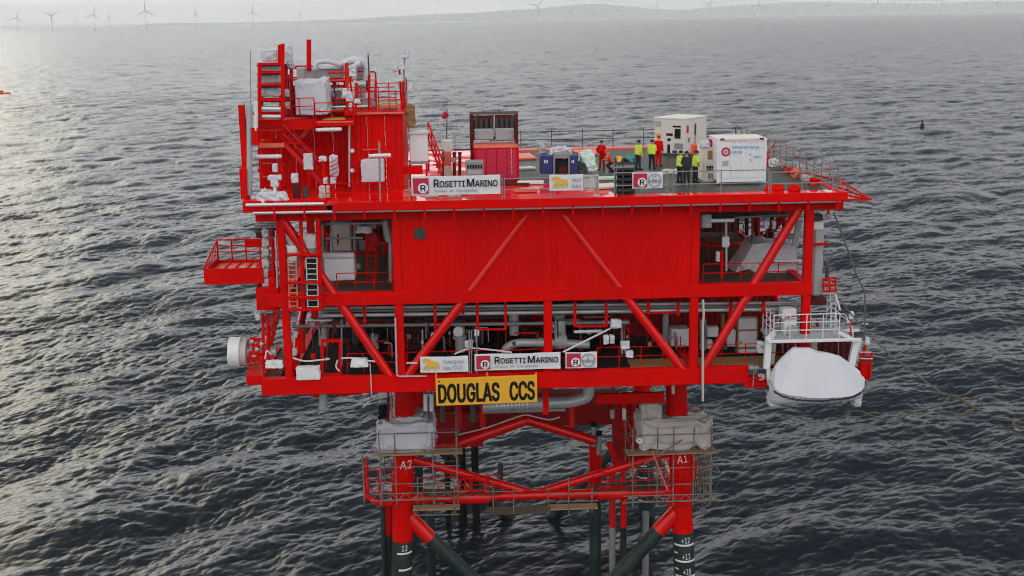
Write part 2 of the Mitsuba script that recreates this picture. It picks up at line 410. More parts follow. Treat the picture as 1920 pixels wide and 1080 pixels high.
TURB = [(34, 58.5, 92, 0.3, 0.2), (99, 58.5, 98, 1.05, 0.1), (178, 57.2, 100, 0.25, 0.4), (206, 54, 100, 0.0, 0.9), (143, 52.5, 105, 0.5, 0.3), (275, 56.8, 112, 0.0, 0.0), (368, 52.5, 105, 0.0, 1.1),
        (475, 50.8, 112, 0.0, 0.3), (562, 48.2, 100, 0.0, 1.2), (937, 41.2, 105, 0.4, 0.7), (966, 39.6, 100, 0.5, 0.2), (1008, 43.2, 118, 0.8, 0.1), (1070, 38.2, 98, 0.2, 0.5), (1160, 37.0, 105, 0.9, 0.3),
        (1231, 37.0, 122, 0.1, 0.5), (1312, 33.8, 105, 0.2, 0.1), (1330, 37.0, 120, 0.6, 0.4), (1376, 33.0, 100, 0.9, 0.6), (1420, 35.0, 112, 0.15, 0.2), (1438, 32.2, 100, 0.5, 0.0), (1490, 32.0, 100, 0.35, 0.8), (1549, 32.0, 105, 0.7, 0.3),
        (1597, 29.8, 98, 0.1, 0.6), (1643, 32.0, 110, 0.0, 0.1), (1703, 28.4, 105, 0.45, 0.3), (1764, 29.0, 118, 0.75, 0.2), (1810, 26.6, 100, 0.3, 0.4), (1868, 26.2, 105, 0.6, 0.1)]
TURB_LABELS = {34: 'leftmost hazy wind turbine at the edge of the photo', 99: 'hazy wind turbine with two blades raised in a Y at far left', 178: 'hazy wind turbine with a level blade just left of the nearest dark one',
    206: 'faint slim wind turbine close right of the one with a level blade', 143: 'very faint small wind turbine between two larger hazy ones at far left', 275: 'nearest wind turbine, tall dark tower with orange foot, on the left', 368: 'very faint wind turbine right of the nearest dark one',
    475: 'pale wind turbine right above the left end of the red platform', 562: 'very faint wind turbine above the short red post on the module roof', 937: 'faint wind turbine above the dark red cargo basket', 966: 'faint wind turbine close left of the one with orange foot in the middle',
    1008: 'wind turbine with orange foot on the horizon above the middle of the platform', 1070: 'small faint wind turbine above the blue skip', 1160: 'faint wind turbine before the highest hump of the hills', 1231: 'tall faint wind turbine above the deck cabin farthest back',
    1312: 'faint wind turbine just left of a taller one above the white container', 1330: 'tall wind turbine above the left end of the large white container', 1376: 'faint wind turbine above the middle of the large white container', 1420: 'wind turbine above the right end of the large white container',
    1438: 'faint wind turbine close right of the one above the container end', 1490: 'faint wind turbine above the bundles on the right deck edge', 1549: 'faint wind turbine above the right front corner of the deck', 1597: 'faint wind turbine above the red net frame', 1643: 'wind turbine just right of the tip of the red net frame',
    1703: 'faint wind turbine left of the dark slim one at far right', 1764: 'dark slim wind turbine far right above the marker buoy', 1810: 'faint wind turbine right of the dark slim one', 1868: 'rightmost faint wind turbine'}
for k, a in enumerate(TURB):
    t = turbine(*a)
    labels[t]['label'] = TURB_LABELS[a[0]]

# ================================================================== jacket: legs, braces, conductors
jacket = thing('steel_jacket', 'four legged red and dark green jacket standing in the sea under the platform', 'jacket')
SPLIT = 5.8
def leg_axis(x0, y0, sx, sy, z): return np.array([x0 + sx * (17 - z) * 0.05, y0 + sy * (17 - z) * 0.045, z])
FL = lambda z: leg_axis(-8.10, 6.3, -1, -1, z)
FR = lambda z: leg_axis(8.02, 6.3, 1, -1, z)
BL = lambda z: leg_axis(-8.0, 22.0, -1, 1, z)
BR = lambda z: leg_axis(8.0, 22.0, 1, 1, z)
LR = 0.64
for A in (FL, FR, BL, BR):
    top, low = ('m_red', 'm_jacket')
    s = SPLIT - 0.02
    obj('leg', tube(A(s), A(17.4), LR, 24), top, jacket, 30, label='red upper length of a jacket leg')
    obj('leg', tube(A(-6), A(s), LR + 0.004, 24), low, jacket, 30, label='dark green lower length of a jacket leg')
def clipped(a, b, z):
    t = (z - a[2]) / (b[2] - a[2]); return a + (b - a) * t
def splash_brace(a, b, r):
    a, b = np.array(a, float), np.array(b, float)
    m = clipped(a, b, SPLIT)
    obj('brace', tube(a, m, r, 16), 'm_red_gloss', jacket, 30); obj('brace', tube(m, b, r + 0.003, 16), 'm_jacket', jacket, 30)
splash_brace(FL(7.6), [2.0, 5.6, -4.2], 0.46)
splash_brace(FR(7.4), [-2.0, 5.7, -4.4], 0.46)
splash_brace(BL(7.6), [2.0, 22.6, -4.2], 0.4)
splash_brace(BR(7.6), [-2.0, 22.6, -4.2], 0.4)
for A, Bk in ((FL, BL), (FR, BR)):
    obj('brace', tube(A(8.3), Bk(8.3), 0.36, 14), 'm_red_gloss', jacket, 30)
    obj('brace', tube(A(14.2), Bk(8.5), 0.32, 14), 'm_red_gloss', jacket, 30)
obj('brace', tube(FL(8.35), FR(8.35), 0.30, 14), 'm_red_gloss', jacket, 30)
for x0, x1 in ((850, 918), (1120, 1178)):
    y = 5.92
    z = 8.35
    obj('brace_sleeve', tube([at(x0, 938, y)[0], y, z], [at(x1, 938, y)[0], y, z], 0.42, 16), 'm_red_gloss', jacket, 30)
obj('brace', tube(BL(8.35), BR(8.35), 0.30, 14), 'm_red_gloss', jacket, 30)
# plan bracing running back from the leg heads, and the K pair down to mid-span
mid = at(1003, 926, 6.35)
obj('brace', tube(FL(11.0), mid, 0.25, 14), 'm_red_gloss', jacket, 30)
obj('brace', tube(FR(11.0), mid, 0.25, 14), 'm_red_gloss', jacket, 30)
# the shallow inverted V below the deck
ap = at(986, 787, 9.0)
obj('brace', tube(at(845, 838, 9.0), ap, 0.36, 16), 'm_red_gloss', jacket, 30)
obj('brace', tube(ap, at(1115, 826, 9.0), 0.30, 16), 'm_red_gloss', jacket, 30)
obj('brace', tube(at(815, 845, 9.0), at(872, 824, 9.0), 0.2, 12), 'm_red_gloss', jacket, 30)
# leg heads and the red posts inside the front bay
obj('post', [pbox(1106, 826, 1128, 940, 10.0, 0.7)], 'm_red', jacket)
obj('brace', bar(at(1140, 830, 9.2), at(1164, 880, 9.0), 0.34), 'm_red', jacket)
obj('post', tube(at(1148, 880, 8.2), at(1148, 988, 8.2), 0.2, 12), 'm_red_gloss', jacket, 30)
obj('post', tube(at(1169, 880, 8.2), at(1169, 988, 8.2), 0.2, 12), 'm_red_gloss', jacket, 30)
obj('post', tube([at(1148, 988, 8.2)[0], 8.2, -4], at(1148, 988, 8.2), 0.205, 12), 'm_galv', jacket, 30, label='grey lower length of a riser')
obj('post', tube([at(1169, 988, 8.2)[0], 8.2, -4], at(1169, 988, 8.2), 0.205, 12), 'm_jacket', jacket, 30)
# draft marks on the front legs
def leg_point(A, ang, z, r=LR + 0.012):
    c = A(z); return c + np.array([math.sin(ang) * r, -math.cos(ang) * r, 0])
def leg_band(A, a0, a1, z, h):
    n = 14; v = []
    for a in np.linspace(a0, a1, n):
        for rr in (LR + 0.003, LR + 0.02):
            for zz in (z, z + h): v.append(leg_point(A, a, zz, rr))
    f = []
    for i in range(n - 1):
        for p, q in ((2, 3), (3, 1), (1, 0), (0, 2)):
            a, b, c, d = i * 4 + p, i * 4 + q, i * 4 + 4 + q, i * 4 + 4 + p
            f += [[a, c, b], [a, d, c]]
    return np.array(v), np.array(f + [[0, 1, 3], [0, 3, 2], [4 * n - 4, 4 * n - 1, 4 * n - 3], [4 * n - 4, 4 * n - 2, 4 * n - 1]])
def leg_text(A, text, a0, z, h, width, m='m_white'):
    v, f = lettering(text, 0, 0, 0, h, width, False, 0.012)
    v = np.array([leg_point(A, a0 + p[0] / LR, z + p[2], LR + 0.008 + abs(p[1])) for p in v])
    obj('mark', (v, f), m, jacket)
def zmark(py, x): return float(at(x, py, 5.3)[2])
for k, (lab, py) in enumerate((('+12', 1023), ('+11', 1052.5), ('+10', 1080))):
    z = zmark(py, 1272)
    obj('mark', leg_band(FR, -1.15, 1.15, z, 0.11), 'm_white', jacket)
    leg_text(FR, lab, -0.30, z + 0.20, 0.36, 0.50)
    obj('mark', leg_band(FR, -1.2, -0.75, z - 0.52, 0.09), 'm_white', jacket)
for k, py in enumerate((1038, 1068, 1098)):
    z = zmark(py, 757)
    if k == 0: leg_text(FL, '12', 0.0, z + 0.22, 0.36, 0.34)
    obj('mark', leg_band(FL, -0.45 + 0.2 * k, 1.15, z, 0.11), 'm_white', jacket)
leg_text(FL, 'A2', -0.30, float(at(762, 877, 5.6)[2]), 0.52, 0.72)
leg_text(FR, 'A1', -0.35, float(at(1262, 866, 5.6)[2]), 0.46, 0.62)
for A, nm in ((BR, 0), (BL, 1)):
    for k in range(7):
        z = 1.0 + k * 0.95
        c = A(z)
        obj('mark', leg_band(A, -1.2, 0.1, z, 0.09), 'm_white', jacket)

# caissons and conductors through the bays
def caisson(px, py0, py1, Y, r, label, m='m_jacket', cap=None):
    a, b = at(px, py0, Y), at(px, py1, Y)
    obj('caisson', tube([a[0], Y, b[2]], [a[0], Y, a[2]], r, 14), m, smooth=30, label=label, cat='pipe')
for px, p0, r, lb in ((836, 800, .20, 'leftmost black vertical caisson seen between the jacket legs'), (863, 790, .34, 'second black vertical caisson from the left between the jacket legs'), (889, 800, .27, 'thin black caisson right of two thicker ones between the jacket legs')):
    a = at(px, p0, 21.2)
    obj('caisson', tube([a[0], 21.2, -5], a, r, 14), 'm_black', smooth=30, label=lb, cat='pipe')
a = at(1116, 945, 9.0)
obj('caisson', tube([a[0], 9.0, -5], a, 0.38, 18), 'm_jacket', smooth=30, label='thick dark caisson below the right half of the lower walkway', cat='pipe')
for px, p0, p1, lb in ((1113, 799, 836, 'black capped pipe head standing behind the right hand brace'), (1123, 816, 852, 'grey green pipe stub with black cap beside the taller one')):
    a, b = at(px, p0, 9.3), at(px, p1, 9.3)
    t = thing('pipe_stub', lb, 'pipe')
    obj('pipe', tube(b, a, 0.17, 12), 'm_galv', t, 30); obj('cap', tube(a, a + [0, 0, 0.25], 0.2, 12), 'm_black', t, 30)
for px, m, lb in ((717, 'm_jacket', 'outer dark caisson left of the left jacket leg'), (741, 'm_jacket', 'dark caisson close beside the left jacket leg')):
    a = at(px, 945, 6.3)
    obj('caisson', tube([a[0] - .2, 6.3, -5], a, 0.15, 12), m, smooth=30, label=lb, cat='pipe')
a = at(729, 942, 6.6)
t = thing('caisson', 'red topped caisson between two dark ones left of the left leg', 'pipe')
obj('upper_length', tube([a[0] - .1, 6.6, SPLIT], a, 0.22, 12), 'm_red', t, 30); obj('lower_length', tube([a[0] - .2, 6.6, -5], [a[0] - .1, 6.6, SPLIT], 0.215, 12), 'm_jacket', t, 30)
a = at(806, 960, 12.0)
obj('caisson', tube([a[0], 12, -5], a, 0.3, 14), 'm_jacket', smooth=30, label='dark caisson behind the left splash zone brace', cat='pipe')
a = at(1211, 960, 12.0)
obj('caisson', tube([a[0], 12, -5], a, 0.22, 14), 'm_galv', smooth=30, label='grey caisson behind the right splash zone brace', cat='pipe')
a = at(938, 868, 20.0)
obj('caisson', tube(at(938, 915, 20.0), a, 0.2, 12), 'm_dark_steel', smooth=30, label='short dark pipe end seen through the middle of the jacket', cat='pipe')

# ================================================================== topside frame
plat = thing('offshore_platform', 'big red two storey offshore platform topside with diagonal braces and ribbed wall', 'offshore platform')
PX = [-14.07, -8.01, 0.0, 7.95, 14.08]
ZB = (17.02, 17.95, 21.91, 22.6, 26.55, 27.1)
for i, x in enumerate(PX):
    w = 0.22 if i else 0.2
    obj('post', bev(x - w, x + w, -w, w, ZB[1], ZB[2], .02), 'm_red', plat)
    obj('post', bev(x - w, x + w, -w, w, ZB[3], ZB[4], .02), 'm_red', plat)
obj('girder', bev(-15.35, 15.85, -0.24, 0.24, ZB[4], ZB[5], .02), 'm_red', plat)
obj('girder', bev(-15.0, 14.35, -0.25, 0.25, ZB[2], ZB[3], .02), 'm_red', plat)
obj('girder', bev(at(491, 722, 0)[0], 11.0, -0.25, 0.25, ZB[0], ZB[1], .02), 'm_red', plat)
# stiffener plates proud of the girders
for x in PX[:-1]:
    obj('gusset', box(x - 0.55, x + 0.55, -0.265, -0.25, ZB[2] + .05, ZB[3] - .05), 'm_red', plat)
for x0, x1 in ((-14.0, -8.6), (-1.0, -7.7), (0.75, 7.35), (13.55, 8.55)):
    obj('brace', tube([x0, 0, ZB[4] + .1], [x1, 0, ZB[1] - .1], 0.25, 18), 'm_red_gloss', plat, 30)
# inner and back frames
for Y in (12.0, 23.6):
    for x in PX:
        obj('post', box(x - .22, x + .22, Y - .22, Y + .22, ZB[1], ZB[4]), 'm_red', plat)
    for z0, z1 in ((ZB[0], ZB[1]), (ZB[2], ZB[3]), (ZB[4], ZB[5])):
        obj('girder', box(-15, 14.3, Y - .25, Y + .25, z0 + .01, z1 - .01), 'm_red', plat)
for x in PX:
    for z0, z1 in ((ZB[0], ZB[1]), (ZB[2], ZB[3]), (ZB[4], ZB[5])):
        obj('girder', box(x - .2, x + .2, 0.25, 23.4, z0 + .02, z1 - .02), 'm_red', plat)
for a, b in (((13.8, 12, 26.5), (9.2, 12, 22.6)), ((14.0, 3.2, 26.4), (14.0, 10.5, 22.6)), ((-14.0, 12.2, 26.3), (-9.0, 12.2, 22.6)), ((14.0, 1, 18), (14.0, 10.5, 22)), ((-14.0, 1, 18), (-14.0, 10.5, 22))):
    obj('brace', tube(a, b, 0.24, 14), 'm_red_gloss', plat, 30)
# deck plates
obj('deck_plate', box(-14.9, 14.2, 0.2, 23.4, 22.32, 22.42), 'm_floor', plat)
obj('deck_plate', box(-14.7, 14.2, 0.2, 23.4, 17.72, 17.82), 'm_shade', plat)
obj('deck_plate', box(4.6, 14.1, 0.3, 2.2, 17.824, 17.86), 'm_brown', plat)
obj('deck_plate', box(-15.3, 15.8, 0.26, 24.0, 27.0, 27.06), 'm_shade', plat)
FE = at(1000, 374, -1.2); FZ = FE[2]
obj('deck_plate', box(-15.2, 15.3, -1.15, 24.0, FZ - .10, FZ), 'm_red_deck', plat, label='wet red deck plating')
obj('deck_plate', box(-1.2, 15.2, 5.2, 22.4, FZ + .001, FZ + .012), 'm_deck', plat, label='dark green non slip deck surface')
obj('deck_plate', box(3.6, 15.2, 0.1, 5.199, FZ + .001, FZ + .012), 'm_deck', plat, label='dark green non slip deck surface')
obj('deck_edge', [bev(-11.2, 15.75, -1.25, -1.15, FZ - .42, FZ + .04, .02)], 'm_red', plat)
obj('deck_edge', [bev(15.3, 15.6, -1.15, 24.1, FZ - .45, FZ + .05, .02)], 'm_red', plat)
obj('deck_edge', [bev(-15.4, 15.6, 24.0, 24.15, FZ - .45, FZ + .05, .02)], 'm_red', plat)
obj('deck_edge', [bev(-15.5, -15.2, -0.6, 24.0, FZ - .45, FZ + .05, .02)], 'm_red', plat)
obj('gutter_pipe', path_tube([[-15.3, -1.05, at(472, 400, -1.05)[2]], [0, -1.05, at(1012, 389.5, -1.05)[2]], [15.45, -1.05, at(1570, 377, -1.05)[2]]], 0.075, 8), 'm_silver', plat, 30)
for x in np.arange(-14.2, 15.6, 1.55):
    obj('bracket', box(x - .05, x + .05, -1.14, -0.25, ZB[4] + .12, FZ - .14), 'm_red', plat)
# enclosed upper middle: ribbed panels, each a panel of its own
x0, x1 = PX[1] + .24, PX[3] - .24
edges = np.linspace(x0, x1, 14)
for a, b in zip(edges, edges[1:]):
    obj('cladding_panel', corrugated(a + .002, b - .002, ZB[3] + .001, ZB[4] - .001, -0.17, 0.022, 0.30), 'm_red', plat)
for px in (869, 1008, 1040, 1132):
    xx = at(px, 470, -.17)[0]
    obj('cover_strip', box(xx - .05, xx + .05, -0.19, -0.17, ZB[3] + .001, ZB[4] - .001), 'm_red', plat)
obj('louvre', [pbox(777, 428, 798, 448, -0.2, 0.05)] + [pbox(778.5, 430 + 4 * k, 796.5, 431.6 + 4 * k, -0.22, 0.03) for k in range(5)], 'm_dark_steel', plat)
obj('wall', swapxy(corrugated(0.3, 11.5, ZB[3], ZB[4], PX[3] + .02, 0.05, 0.3)), 'm_red', plat)
obj('wall', swapxy(corrugated(0.3, 11.5, ZB[3], ZB[4], PX[1] - .16, 0.05, 0.3)), 'm_red', plat)
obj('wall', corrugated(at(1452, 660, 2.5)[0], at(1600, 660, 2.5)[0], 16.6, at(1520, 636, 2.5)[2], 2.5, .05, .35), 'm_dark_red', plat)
# back walls of the open bays, shade under the deck put into their colour
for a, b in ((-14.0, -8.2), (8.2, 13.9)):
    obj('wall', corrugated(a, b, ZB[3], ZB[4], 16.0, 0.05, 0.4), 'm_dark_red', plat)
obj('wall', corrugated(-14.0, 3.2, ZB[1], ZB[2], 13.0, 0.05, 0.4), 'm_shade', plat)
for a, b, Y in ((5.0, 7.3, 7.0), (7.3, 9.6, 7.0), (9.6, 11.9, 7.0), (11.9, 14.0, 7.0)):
    obj('wall', corrugated(a + .01, b - .01, ZB[1], ZB[2], Y, 0.05, 0.35), 'm_red_dull_shade', plat)
obj('wall', swapxy(corrugated(7.0, 13.0, ZB[1], ZB[2], 4.95, 0.05, 0.35)), 'm_red_dull_shade', plat)
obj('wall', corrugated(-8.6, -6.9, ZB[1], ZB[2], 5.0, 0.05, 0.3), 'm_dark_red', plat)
# underside frames below the cellar deck
for Y in (6.3, 12.0, 22.0):
    obj('girder', box(-8.6, 8.6, Y - .3, Y + .3, 15.9, 16.98), 'm_red', plat)
for x in (-8.1, -4.0, 0.0, 4.0, 8.02):
    obj('girder', box(x - .22, x + .22, 6.6, 21.7, 16.0, 16.96), 'm_red', plat)
obj('girder', box(2.9, 7.4, 8.4, 8.9, 14.6, 15.8), 'm_red', plat)
obj('girder', pbox(815, 738, 1040, 800, 12.0, 1.2), 'm_red_dull_shade', plat)  # shade below the deck put into the girder red
obj('girder', pbox(1040, 738, 1160, 797, 12.0, 1.2), 'm_red_dull_shade', plat)
obj('girder', pbox(820, 775, 905, 838, 10.5, .8), 'm_red_dull_shade', plat)
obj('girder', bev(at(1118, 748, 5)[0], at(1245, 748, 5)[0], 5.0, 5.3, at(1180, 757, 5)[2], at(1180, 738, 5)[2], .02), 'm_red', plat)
obj('post', pbox(1150, 755, 1208, 872, 10.2, .8), 'm_red_dull_shade', plat)
obj('post', pbox(1018, 700, 1029, 778, 1.5, .3), 'm_red', plat)
for px in (1072, 1172, 1190, 860, 905):
    obj('post', tube(at(px, 735, 9), at(px, 800, 9), 0.2, 12), 'm_red_gloss', plat, 30)
# lower right corner frame that carries the boat
z0, z1 = at(1410, 725, 0)[2], at(1410, 714, 0)[2]
obj('girder', box(at(1395, 718, 0)[0], at(1436, 718, 0)[0], -0.24, 0.2, z0, z1), 'm_red', plat)
obj('girder', bar(at(1372, 690, 0), at(1405, 722, 0), 0.3), 'm_red', plat)
obj('girder', box(11.0, 14.3, -.2, .2, 17.1, 17.35), 'm_red', plat)
# left side: stepped lower ledge
obj('girder', pbox(462, 704, 497, 722, 0.3, 6.0), 'm_red', plat)
obj('girder', pbox(480, 540, 523, 582, 0.4, 3.0), 'm_red', plat)
obj('girder', pbox(455, 376, 612, 398, -0.9, 0.6), 'm_red', plat)
obj('gutter_pipe', ptube((461, 384.5, -1.1), (607, 382, -1.1), 0.09), 'm_silver', plat, 30)
for px in (523, 563, 594):
    obj('hanger', ptube((px, 384, -1.0), (px, 412, -0.4), 0.05, 6), 'm_red', plat)
# hangers of the pipe rack below the mezzanine
for px, y1 in ((683, 610), (816, 622), (868, 590), (895, 618), (948, 617), (1078, 613), (1137, 611), (1216, 590), (1272, 592), (1370, 590), (1432, 590)):
    obj('hanger', pbox(px - 2.6, 566, px + 2.6, y1, 0.5, 0.12), 'm_red', plat)
for p in ((898, 617, 948, 617), (1078, 612, 1140, 611), (1216, 587, 1272, 585)):
    obj('hanger_shelf', bar(at(p[0], p[1], .56), at(p[2], p[3], .56), 0.1), 'm_red', plat)
DECK = float(FZ)
# ================================================================== red equipment module at the left end of the weather deck
mod = thing('equipment_module', 'tall red ribbed equipment room on the left end of the weather deck', 'equipment room')
X0, X1, Z0, Z1 = pext(657, 214, 756, 352, 3.2)
Z0 = DECK
for a, b in zip(np.linspace(X0, X1, 4), np.linspace(X0, X1, 4)[1:]):
    obj('cladding_panel', corrugated(a + .01, b - .01, Z0, Z1 - .05, 3.2, 0.045, 0.27), 'm_red', mod)
obj('wall', swapxy(corrugated(3.3, 9.0, Z0, Z1 - .05, X1 - .1, .045, .3)), 'm_red', mod)
XL = at(484, 300, 5.0)[0]
for a, b in zip(np.linspace(XL, X0 - .05, 6), np.linspace(XL, X0 - .05, 6)[1:]):
    obj('cladding_panel', corrugated(a + .01, b - .01, Z0, Z1 - .05, 5.0, 0.045, 0.27), 'm_red', mod)
obj('wall', box(X0 - .02, X0 + .06, 3.25, 5.0, Z0, Z1 - .06), 'm_red', mod)
obj('roof', bev(X0 - .25, X1 + .12, 3.0, 9.0, Z1 - .05, Z1 + .16, .02), 'm_red', mod)
obj('roof', bev(XL - .1, X0 - .26, 4.7, 9.0, Z1 - .05, Z1 + .14, .02), 'm_red', mod)
obj('roof_edge', bev(at(668, 213, 2.95)[0], X1 + .14, 2.94, 3.0, Z1 + .02, Z1 + .12, .01), 'm_salmon', mod)
obj('downpipe', ptube((655, 235, 3.05), (655, 350, 3.05), 0.06, 8), 'm_silver', mod, 30)
for p in ((660, 283), (660, 320)): obj('lamp', ball(at(p[0], p[1], 2.95), 0.14, (1, .8, .9), 2), 'm_white', mod, True)
RZ = float(Z1 + .16)
obj('corner_post', pbox(452, 197, 463, 386, 0.9, .35), 'm_red', mod)
obj('vent_pipe', ptube((467.5, 197, 1.0), (467.5, 365, 1.0), 0.16, 12), 'm_pipe', mod, 30)
obj('vent_pipe', ptube((480, 190, 0.9), (480, 245, 0.9), 0.11, 12), 'm_white', mod, 30)
obj('corner_bracket', pbox(472, 240, 484, 272, 0.8, .3), 'm_red', mod)
obj('corner_bracket', pbox(450, 316, 462, 374, 0.7, .3), 'm_red', mod)
for y, r in ((204, .16), (218.5, .11)): obj('duct_pipe', ptube((480, y, 1.2), (529, y, 1.2), r, 14), 'm_silver', mod, 30)
obj('wall', pbox(483, 224, 592, 243, 2.3, 1.5), 'm_red', mod)

# frame tower with wrapped gear in it
tw = thing('frame_tower', 'red open frame tower holding white wrapped gear at the top left of the module', 'tower')
for px, p0, Y in ((486.5, 118, 1.0), (530, 82, 1.0), (490, 122, 3.0), (527, 122, 3.0)):
    obj('post', ptube((px, p0, Y), (px, 222, Y), 0.11, 8), 'm_red', tw, 30)
obj('post', ptube((524, 84, 1.2), (524, 118, 1.2), 0.09, 8), 'm_red', tw, 30)
for y in (120, 135.5, 159, 187):
    h = .13 if y != 187 else .16
    obj('beam', bar(at(484, y, 1.0), at(533, y - .8, 1.0), .16, h), 'm_red', tw)
    obj('beam', bar(at(486, y, 3.0), at(531, y - .8, 3.0), .14, h), 'm_red', tw)
    obj('floor', bar(at(486, y + 2, 2.0), at(531, y + 1.2, 2.0), 1.9, .05), 'm_dark_red', tw)
for k, (a, lb) in enumerate((((488, 122, 527, 135), 'lower white wrapped bundle'), ((489, 140, 524, 157), ''), ((489, 164, 526, 181), ''))):
    X0_, X1_, Z0_, Z1_ = pext(*a, 1.6)
    obj('bundle', wrap(X0_, X1_, 1.5, 2.7, Z0_, Z1_, 11 + k, .07), ('m_sheet', 'm_sheet_dirty', 'm_sheet')[k], tw, True)
x0, x1, z0, z1 = pext(491, 93, 519, 115, 1.5)
obj('roof_basket', wrap(x0, x1, 1.4, 2.4, z0, z1, 21, .05, 1.08), label='white wrapped basket standing on top of the red frame tower', cat='wrapped box', m='m_sheet', smooth=True)
x0, x1, z0, z1 = pext(535, 84, 548, 122, 1.8)
obj('wrapped_lamp', wrap(x0, x1, 1.7, 2.2, z0, z1, 23, .06, .8), 'm_sheet', smooth=True, label='narrow white wrapped lamp beside the top of the frame tower', cat='lamp')
for px, Y, lb in ((470, 1.2, 'thin bare aerial rod above the far left corner of the module'),):
    obj('aerial', ptube((px, 96, Y), (px, 200, Y), 0.022, 6), 'm_galv', smooth=30, label=lb, cat='aerial')

# roof gear
x0, x1, z0, z1 = pext(553, 150, 612, 216, 2.2)
obj('wrapped_unit', wrap(x0, x1, 2.2, 4.0, z0, z1, 31, .07, .97, .12), 'm_sheet', smooth=True, label='big white wrapped cube on the landing of the module roof', cat='wrapped unit')
x0, x1, z0, z1 = pext(600, 147, 616, 213, 2.6)
obj('wrapped_unit', wrap(x0, x1, 2.7, 3.9, z0, z1, 32, .12, .85, .2), 'm_sheet', smooth=True, label='loose white sheet draped on the right side of the big wrapped cube', cat='sheeting')
sk = thing('fan_skid', 'grey fan skid with flat casing on the module roof behind the wrapped cube', 'fan unit')
obj('casing', pbox(556, 127, 642, 147, 4.6, 2.2, .03), 'm_grey', sk)
for px in (572, 592, 618): obj('casing_seam', pbox(px - 1, 127, px + 1, 147, 4.57, .03), 'm_galv', sk)
obj('beam', pbox(553, 147, 648, 154, 4.4, .3), 'm_red', sk)
obj('beam', pbox(610, 160, 648, 164, 4.5, .3), 'm_red', sk)
obj('casing', pbox(612, 172, 650, 198, 4.6, 1.2, .03), 'm_galv', sk)
obj('lid', pbox(597, 124, 640, 129, 4.3, .4, .02), 'm_white', sk)
for px in (556, 600, 647): obj('leg', ptube((px, 147, 4.5), (px, 212, 4.5), .08, 8), 'm_red', sk, 30)
wp = thing('wrapped_pipework', 'white wrapped arched pipework over the module roof', 'pipework')
for k, (pts, r) in enumerate((([(590, 132), (592, 117), (620, 115), (640, 122)], .14), ([(640, 124), (655, 113), (676, 112), (688, 124), (688, 150)], .20), ([(662, 150), (664, 124), (676, 118)], .17), ([(645, 118), (652, 136), (650, 150)], .15))):
    g = path_tube([at(x, y, 4.2 + .3 * (k % 2)) for x, y in pts], r, 12, .4)
    v = np.array(g[0]); c = v.mean(0)
    v = v + (meshkit.fbm(v * 2.2 + k, 3, seed=k)[:, None] - .5) * np.array([.16, .16, .16])
    obj('pipe', (v, g[1]), 'm_sheet', wp, True)
x0, x1, z0, z1 = pext(662, 118, 690, 150, 5.0)
obj('hood', wrap(x0, x1, 4.9, 6.0, z0, z1, 37, .08, .9), 'm_sheet', wp, True)
for px, y0, y1, m, r, Y, lb in ((579, 74, 113, 'm_red', .13, 4.5, 'short thick red post standing on the fan skid'),):
    obj('vent_post', ptube((px, y0, Y), (px, y1 + 20, Y), r, 10), m, smooth=30, label=lb, cat='post')
ms = thing('aerial_mast', 'tall slim mast with white wrapped head and red foot on the module roof', 'mast')
obj('foot', ptube((692, 140, 3.3), (692, 214, 3.3), .075, 8), 'm_red', ms, 30)
obj('pole', ptube((690, 100, 3.3), (692, 140, 3.3), .04, 8), 'm_dark_steel', ms, 30)
obj('wrapped_head', wrap(*pext(686.5, 77, 693.5, 103, 3.3)[:2], 3.2, 3.45, *pext(686.5, 77, 693.5, 103, 3.3)[2:], 41, .03, .7), 'm_sheet', ms, True)
fm = thing('lamp_mast', 'leaning mast hung with white wrapped lamps at the right end of the module roof', 'mast')
obj('pole', path_tube([at(768, 262, 4.0), at(765, 215, 4.0), at(757, 130, 4.0), at(759, 104, 4.0)], .05, 8), 'm_galv', fm, 30)
obj('pole', path_tube([at(753, 205, 4.2), at(749, 130, 4.2)], .05, 8), 'm_red', fm, 30)
for k, b in enumerate(((752, 96, 766, 108), (747, 118, 758, 130), (736, 117, 745, 134), (745, 140, 755, 152), (765, 156, 774, 172), (740, 152, 748, 172))):
    x0, x1, z0, z1 = pext(*b, 3.9)
    obj('wrapped_lamp', wrap(x0, x1, 3.8, 4.15, z0, z1, 50 + k, .07, .8), 'm_sheet', fm, True)
x0, x1, z0, z1 = pext(762, 197, 777, 238, 4.0)
obj('cable_bundle', wrap(x0, x1, 3.9, 4.4, z0, z1, 58, .12, .9), 'm_brown', fm, True)
wm = thing('wrapped_mast', 'crooked mast with white wrapped lamps at the right corner of the module landing', 'mast')
obj('pole', path_tube([at(664, 232, 2.4), at(662, 190, 2.4), at(656, 150, 2.4), at(660, 134, 2.4)], .06, 8), 'm_red', wm, 30)
for k, b in enumerate(((655, 131, 667, 143), (641, 166, 652, 184), (648, 172, 662, 190), (664, 186, 675, 194))):
    x0, x1, z0, z1 = pext(*b, 2.3)
    obj('wrapped_lamp', wrap(x0, x1, 2.2, 2.6, z0, z1, 60 + k, .08, .8), 'm_sheet', wm, True)
